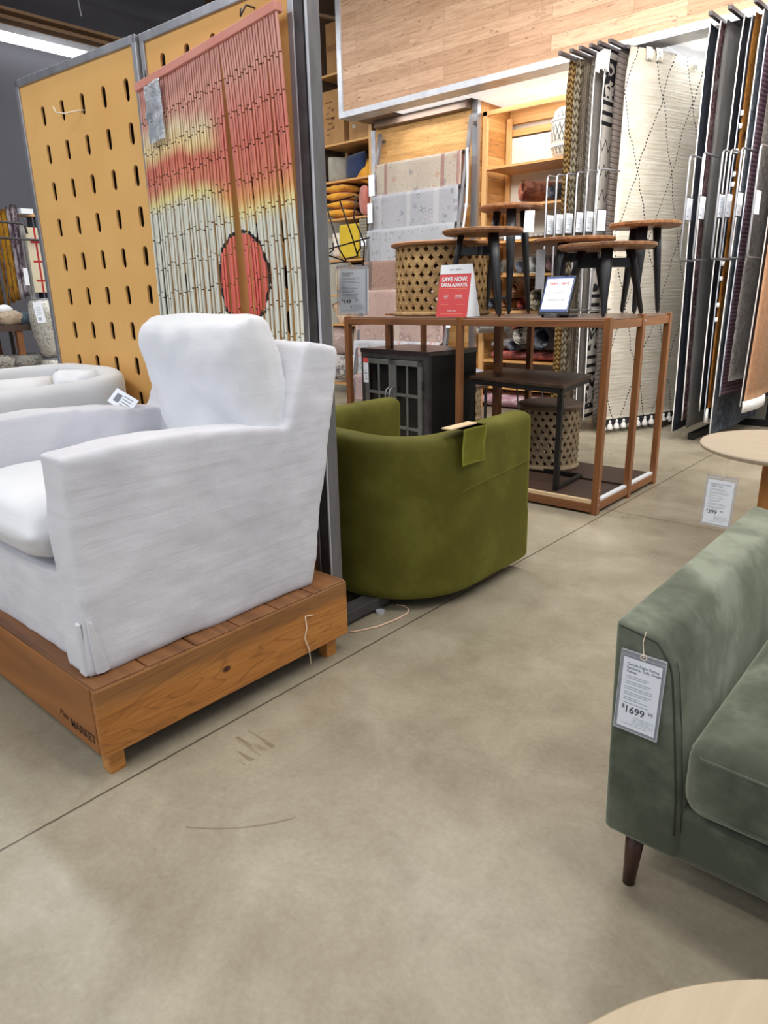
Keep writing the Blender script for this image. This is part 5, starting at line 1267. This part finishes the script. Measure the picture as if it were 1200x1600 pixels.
for i, (x0, x1, y0, y1, z0, z1, lab) in enumerate(((-6.54, -6.20, 6.46, 6.80, 2.902, 3.46, 'tall cardboard box with printed icons on top of the tall shelving, left'),
        (-6.12, -5.82, 6.46, 6.80, 2.902, 3.26, 'shorter cardboard box with white marks, partly under the fascia'),
        (-6.44, -6.06, 6.46, 6.78, 3.622, 4.12, 'cardboard box tied up high above the tall shelving'))):
    t = thing('cardboard_box', lab, 'box', ((x0+x1)/2, (y0+y1)/2, z0), 0, 'cardboard boxes')
    bm = nb(); box(bm, x0, x1, y0, y1, z0, z1); obj('box_body', bm, cb, t, bev=.004)
    bm = nb()
    if i == 0:
        for a in range(7): box(bm, x0+.05+.02*(a % 3), x0+.11+.03*(a % 4), y0-.002, y0, z0+.10+.055*a, z0+.115+.055*a)
        for a in range(3): box(bm, x0+.15, x0+.19, y0-.002, y0, z0+.16+.09*a, z0+.19+.09*a)
        obj('printing', bm, mat('box_print', (116, 80, 46), rough=.8), t)
    elif i == 1:
        for a in range(3): bar(bm, (x0+.06, y0-.001, z0+.12+.06*a), (x0+.10, y0-.001, z0+.15+.06*a), .001, .012); bar(bm, (x0+.10, y0-.001, z0+.12+.06*a), (x0+.06, y0-.001, z0+.15+.06*a), .001, .012)
        obj('printing', bm, MT['white_card'], t)
    else:
        box(bm, x0, x1, y0-.002, y0, (z0+z1)/2-.03, (z0+z1)/2+.03); obj('tape', bm, mat('brown_tape', (140, 100, 60), rough=.4), t)
# ------------------------------------------------------------------ wire basket behind the screen and the 149 tag
t = thing('wire_basket', 'thin black wire display basket fixed behind the steel upright', 'basket', (-1.9, 1.85, 1.4))
wr = mat('brown_wire', (44, 30, 26), rough=.5, metal=.4)
def wire(*p, r=.0028): bm = nb(); tube(bm, p, r, 6); obj('wire', bm, wr, t, smooth=True)
wire((-1.81, 1.70, 1.49), (-2.02, 1.70, 1.49), (-2.02, 1.93, 1.515), (-1.812, 1.93, 1.532), (-1.800, 1.925, 1.528), (-1.79, 1.90, 1.46), (-1.765, 1.925, 1.375), (-1.762, 1.91, 1.30))
wire((-1.99, 1.95, 1.365), (-1.765, 1.95, 1.395)); wire((-1.955, 1.93, 1.52), (-1.925, 1.96, 1.365), (-1.902, 1.97, 1.325)); wire((-1.885, 1.93, 1.527), (-1.852, 1.955, 1.40), (-1.838, 1.965, 1.338))
wire((-1.99, 1.96, 1.315), (-1.902, 1.97, 1.322), (-1.93, 1.90, 1.345), (-1.895, 1.90, 1.36), (-1.897, 1.90, 1.385))
wire((-1.902, 1.97, 1.330), (-1.838, 1.965, 1.338), (-1.822, 1.95, 1.352), (-1.80, 1.94, 1.36), (-1.80, 1.94, 1.384), (-1.815, 1.94, 1.388))
bm = nb(); box(bm, -2.02, -1.945, 1.90, 1.91, 1.295, 1.50); o = obj('leaflet', bm, MT['paper'], bev=.002); tag(o, 'pale blue-white leaflet standing in the wire basket', 'leaflet')
F = frame((-1.958, 1.985, 1.137), (.95, .30, .0), (.30, -.95, .06))
T_ = sleeve_tag('white 149 price tag in a plastic sleeve beside the upright, above the rack corner', F, .108, .158, ['Mango Wood', 'Side Table'], '149', '99', [(-1.905, 1.985, 1.325), (-1.89, 1.97, 1.335)])
bm = nb(); box(bm, .006, .114, .004, .160, -.014, -.002, F); obj('card_stack', bm, MT['white_card'], T_)

# ------------------------------------------------------------------ far left stock beyond the screen
cols = ('gold', 'gold', 'gold', 'gold', 'maroon', 'maroon', 'white_edge', 'dark', 'navy')
ys = (2.76, 2.80, 2.845, 2.885, 2.925, 2.96, 3.00, 3.07, 3.12); labs = ('mustard patterned fringe textile at the frame edge', 'second mustard patterned hanging textile', 'third mustard patterned hanging textile', 'mustard textile next to the plum ones', 'plum and white branch patterned hanging textile', 'plum and white textile beside the plain white one', 'plain white hanging textile', 'black hanging textile behind the red-striped one', 'navy hanging textile behind the red-striped one')
yel = m_pattern('mustard_stripe', [(196, 140, 30), (214, 164, 52), (110, 56, 40), (206, 150, 40)], 9, st=(1, 1, .35)); plum = m_pattern('plum_branch', [(206, 196, 206), (216, 208, 212), (92, 56, 84), (210, 200, 208)], 12, st=(1, 1, .4))
for i, y in enumerate(ys):
    m = yel if i < 4 else plum if i < 6 else RM[cols[i]]
    bm = nb(); xx = -7.2+.02*i
    grid(bm, lambda u, v: V3((xx+.012*math.sin(u*9+i), y+.052*u, 1.16+.02*i*(i < 6)+(.80-.05*(i == 6))*v)), 6, 12); bmesh.ops.solidify(bm, geom=bm.faces[:], thickness=.02)
    o = obj('hanging_textile', bm, m, smooth=True); tag(o, labs[i], 'textile', 'textiles hung on the far left rail')
k = N('red_grid_cloth'); s = k.sep(k.tc.outputs['Object'])
l1 = k.math('LESS_THAN', k.math('ABSOLUTE', k.math('SUBTRACT', s[1], 3.085)), .009); l2 = k.math('LESS_THAN', k.math('FRACT', k.math('MULTIPLY', k.math('SUBTRACT', s[2], 1.385), 5.9)), .11)
l2 = k.math('MULTIPLY', l2, k.math('GREATER_THAN', s[1], 3.035))
MT['redgrid'] = k.set(k.mix(k.math('MAXIMUM', l1, l2), L((206, 196, 170)), L((166, 38, 42))), .9)
bm = nb(); box(bm, -6.99, -6.97, 3.005, 3.195, 1.29, 1.86)
o = obj('hanging_textile', bm, MT['redgrid']); tag(o, 'cream cloth with a red window-pane grid at far left', 'textile', 'textiles hung on the far left rail')
t = thing('rail_rack', 'dark steel rail rack in front of the far left textiles', 'rack', (-6.9, 3.0, 0))
for a, b in (((-6.93, 2.2, 1.905), (-6.93, 2.97, 1.885)), ((-6.90, 2.2, 1.765), (-6.90, 3.4, 1.74))): bm = nb(); tube(bm, [a, b], .011, 8); obj('rail', bm, MT['dark_steel'], t)
bm = nb(); tube(bm, [(-6.93, 2.97, 1.885), (-6.93, 2.99, 1.87), (-6.93, 3.0, 1.80)], .010, 8); obj('rail_end', bm, MT['dark_steel'], t, smooth=True)
bm = nb(); box(bm, -7.14, -7.12, 2.77, 2.80, 0, 1.9); obj('post', bm, MT['dark_steel'], t)
bm = nb(); box(bm, -6.92, -6.90, 3.5, 3.53, 0, 1.9); obj('post', bm, MT['dark_steel'], t)
bm = nb(); box(bm, -7.3, -7.2, 2.2, 3.4, 1.98, 2.0); o = obj('top_board', bm, MT['pine']); tag(o, 'thin tan board along the top of the far left textiles', 'board')
bm = nb(); box(bm, -7.3, -7.05, 3.03, 3.14, 1.985, 2.03); o = obj('white_box', bm, MT['white_card']); tag(o, 'small white box on the rail above the red grid cloth', 'box')
t = thing('display_table', 'dark topped wooden table with folded throws at the far left', 'table', (-6.7, 2.6, 0))
bm = nb(); box(bm, -7.1, -6.5, 2.0, 2.86, .965, 1.02); obj('tabletop', bm, MT['dark_board'], t)
for x in (-7.06, -6.54):
    for y in (2.06, 2.62): bm = nb(); bar(bm, (x, y, 0), (x, y, .965), .05, .05); obj('leg', bm, MT['rack_wood'], t)
bm = nb(); box(bm, -7.1, -6.5, 2.0, 2.90, .60, .635); obj('lower_shelf', bm, MT['rack_wood_x'], t)
for (x, y, z, w, h, tt, m, lab) in ((-6.62, 2.56, 1.075, .26, .24, .13, m_fabric('taupe_knit', (150, 132, 112), (176, 158, 138), .9, 30), 'taupe knitted throw folded on the dark table'),
        (-6.62, 2.735, 1.06, .22, .22, .12, m_fabric('teal_wool', (48, 62, 72), (70, 86, 96), .9, 20), 'dark teal throw folded on the table beside the planter'),
        (-6.60, 2.52, 1.15, .16, .16, .07, MT['white_cush'], 'white throw on top of the taupe one'),
        (-6.62, 2.68, .70, .30, .34, .13, m_pattern('grey_fleck_throw', [(96, 92, 88), (150, 146, 140), (70, 68, 66), (170, 166, 160)], 30), 'grey flecked throw on the lower shelf of the far table'),
        (-6.62, 2.46, .70, .24, .26, .14, m_pattern('bw_throw', [(60, 60, 58), (176, 172, 164), (50, 50, 50), (160, 156, 150)], 20), 'black and white throw at the frame edge on the lower shelf')):
    cushion(lab, x, y, z, w, h, tt, m, 0, 10, name='folded_throw', cat='throw', grp='throws on the far left table', p=4)
k = N('hammered_silver'); vo = k.n('TexVoronoi'); vo.inputs['Scale'].default_value = 46; k.l(k.pos((1, 1, .8)), vo.inputs['Vector']); k.bump(vo.outputs['Distance'], .6, .006)
MT['hammered'] = k.set(k.ramp(vo.outputs['Distance'], [(.1, (150, 146, 136)), (.5, (206, 202, 192))]), .42, .35)
for i, (z, lab) in enumerate(((.725, 'hammered silver planter, upper one of two stacked by the pegboard'), (.22, 'hammered silver planter under the other, mostly hidden by the white chair'))):
    t = thing('planter', lab, 'planter', (-6.45, 2.885+.03*i, z), 0, 'hammered planters')
    s_ = 1.0+.05*i
    bm = nb(); lathe(bm, [(0, 0), (.105, 0), (.135, .06), (.165, .18), (.178, .30), (.178, .38), (.170, .46), (.150, .50), (.142, .50), (.16, .44), (.165, .3), (.1, .03), (0, .03)], 40); o = obj('body', bm, MT['hammered'], t, W=False, smooth=True)
    bm = nb(); lathe(bm, [(.146, .494), (.156, .494), (.158, .504), (.146, .504)], 40); obj('rim', bm, MT['steel'], t, W=False, smooth=True)
t = thing('wooden_crate', 'plain low plinth under the stacked planters', 'plinth', (-6.45, 2.9, 0)); bm = nb(); box(bm, -6.62, -6.28, 2.72, 3.08, 0, .218); obj('box_body', bm, MT['pallet_x'], t)
T2 = thing('price_tag', 'white price tag hanging on the hammered planter', 'price tag', (-6.25, 2.74, 1.1)); F = frame((-6.25, 2.675, 1.03), (.45, .85, .1), (.85, -.45, 0))
bm = nb(); box(bm, 0, .068, 0, .17, -.001, .001, F); obj('paper', bm, MT['paper'], T2)
bm = nb()
for q in range(5): box(bm, .012, .05, .125-.014*q, .129-.014*q, .001, .0015, F)
box(bm, .012, .04, .02, .045, .001, .0015, F); obj('print', bm, MT['ink_soft'], T2)
T2 = thing('price_tag', 'small white tag among the plum textiles at far left', 'price tag', (-6.87, 2.91, 1.42)); bm = nb(); box(bm, -6.875, -6.87, 2.885, 2.925, 1.35, 1.50); obj('paper', bm, MT['paper'], T2)

# ------------------------------------------------------------------ round tables and the sage sofa at right
t = thing('round_table', 'pale oak round side table on a thick orange oak base, behind the sofa', 'table', (-.61, 3.36, 0))
bm = nb(); lathe(bm, [(0, .524), (.345, .524), (.368, .534), (.372, .545), (.369, .55), (0, .55)], 90, (-.605, 3.345, 0)); obj('tabletop', bm, MT['pale_oak'], t, smooth=False)
for i, (x, y) in enumerate(((-.66, 3.30), (-.50, 3.20), (-.48, 3.46), (-.70, 3.50))): bm = nb(); box(bm, x-.04, x+.04, y-.04, y+.04, 0, .524); obj('leg', bm, MT['oak_leg'], t, bev=.006)
t = thing('round_table', 'pale oak round coffee table cut by the bottom right corner', 'table', (.221, .37, 0))
bm = nb(); lathe(bm, [(0, .424), (.455, .424), (.464, .432), (.464, .447), (.461, .45), (0, .45)], 110, (.221, .37, 0)); obj('tabletop', bm, MT['pale_oak2'], t)
for i in range(3):
    a = i*2*PI/3+.3; bm = nb(); tube(bm, [(.221+.22*math.cos(a), .37+.22*math.sin(a), .424), (.221+.30*math.cos(a), .37+.30*math.sin(a), 0)], .02, 12, taper=[.024, .015]); obj('leg', bm, MT['pale_oak2'], t, smooth=True)
F = frame((-.842, 3.0, .252), (.998, -.05, .0), (-.05, -.99, .1))
sleeve_tag('white 399 price tag hanging in a clear sleeve below the round oak table', F, .104, .185, ['Leona Round Wood', 'Coffee Table'], '399', '99', [(-.79, 3.03, .49), (-.78, 3.06, .535)])

sv = MT['sage_velvet']
t = thing('sofa', 'sage green velvet sofa with a low square arm and tapered walnut legs', 'sofa', (.45, 1.6, 0))
bm = nb(); prism(bm, [(-.452, .135), (-.463, .61), (-.375, .594), (-.345, .545), (-.322, .42), (-.305, .25), (-.300, .135)], 'y', 1.175, 2.12)
o = obj('arm', bm, sv, t, bev=.016, seg=4)
for p in o.data.polygons: p.use_smooth = True
bm = nb(); box(bm, -.32, 1.45, 1.185, 2.10, .13, .255); o = obj('seat_base', bm, sv, t, bev=.02, seg=3)
bm = nb(); prism(bm, [(1.352, .135), (1.463, .61), (1.375, .594), (1.345, .545), (1.30, .25)], 'y', 1.175, 2.12); o = obj('arm', bm, sv, t, bev=.016, seg=4)
bm = nb(); prism(bm, [(1.86, .255), (1.90, .80), (2.06, .82), (2.12, .13), (1.95, .13)], 'x', -.30, 1.32); o = obj('backrest', bm, sv, t, bev=.03, seg=4)
for i, (a, b) in enumerate(((-.306, .50), (.51, 1.31))):
    bm = nb(); box(bm, a, b, 1.150, 1.86, .262, .425); o = obj('seat_cushion', bm, sv, t, bev=.045, seg=6)
    for p in o.data.polygons: p.use_smooth = True
    for z in (.292, .398):
        bm = nb(); tube(bm, [(a+.012, 1.25, z), (a+.010, 1.18, z), (a+.03, 1.1535, z), (a+.2, 1.1475, z), (b-.03, 1.15, z)], .0028, 6); obj('piping', bm, sv, t, smooth=True)
for (x, y) in ((-.395, 1.215), (1.40, 1.215), (-.395, 2.05), (1.40, 2.05)):
    bm = nb(); tube(bm, [(x, y, .14), (x-.004, y-.004, 0)], .02, 16, taper=[.0205, .0125]); obj('leg', bm, MT['walnut_leg'], t, smooth=True)
dk = mat('piping_dark', (52, 60, 48), rough=.8)
pp = [(-.450, .6035), (-.42, .599), (-.378, .590), (-.352, .555), (-.345, .53), (-.330, .42), (-.314, .28), (-.309, .20)]
bm = nb(); tube(bm, [(x-.003, 1.1755, z-.004) for x, z in pp], .0018, 6); obj('piping', bm, dk, t, smooth=True)
bm = nb(); tube(bm, [(x+.006, 1.185, z) for x, z in pp[3:]], .0010, 6); obj('seam', bm, dk, t, smooth=True)
F = frame((-.4375, 1.166, .398), (.995, -.0, -.012), (0, -1, .02))
sleeve_tag('white 1699 price tag in a clear sleeve hanging on the front of the sofa arm', F, .072, .146, ['Camila Right Facing', 'Sectional Sofa, Green', 'Velvet'], '1699', '99', [(-.405, 1.171, .58), (-.402, 1.1725, .602)])
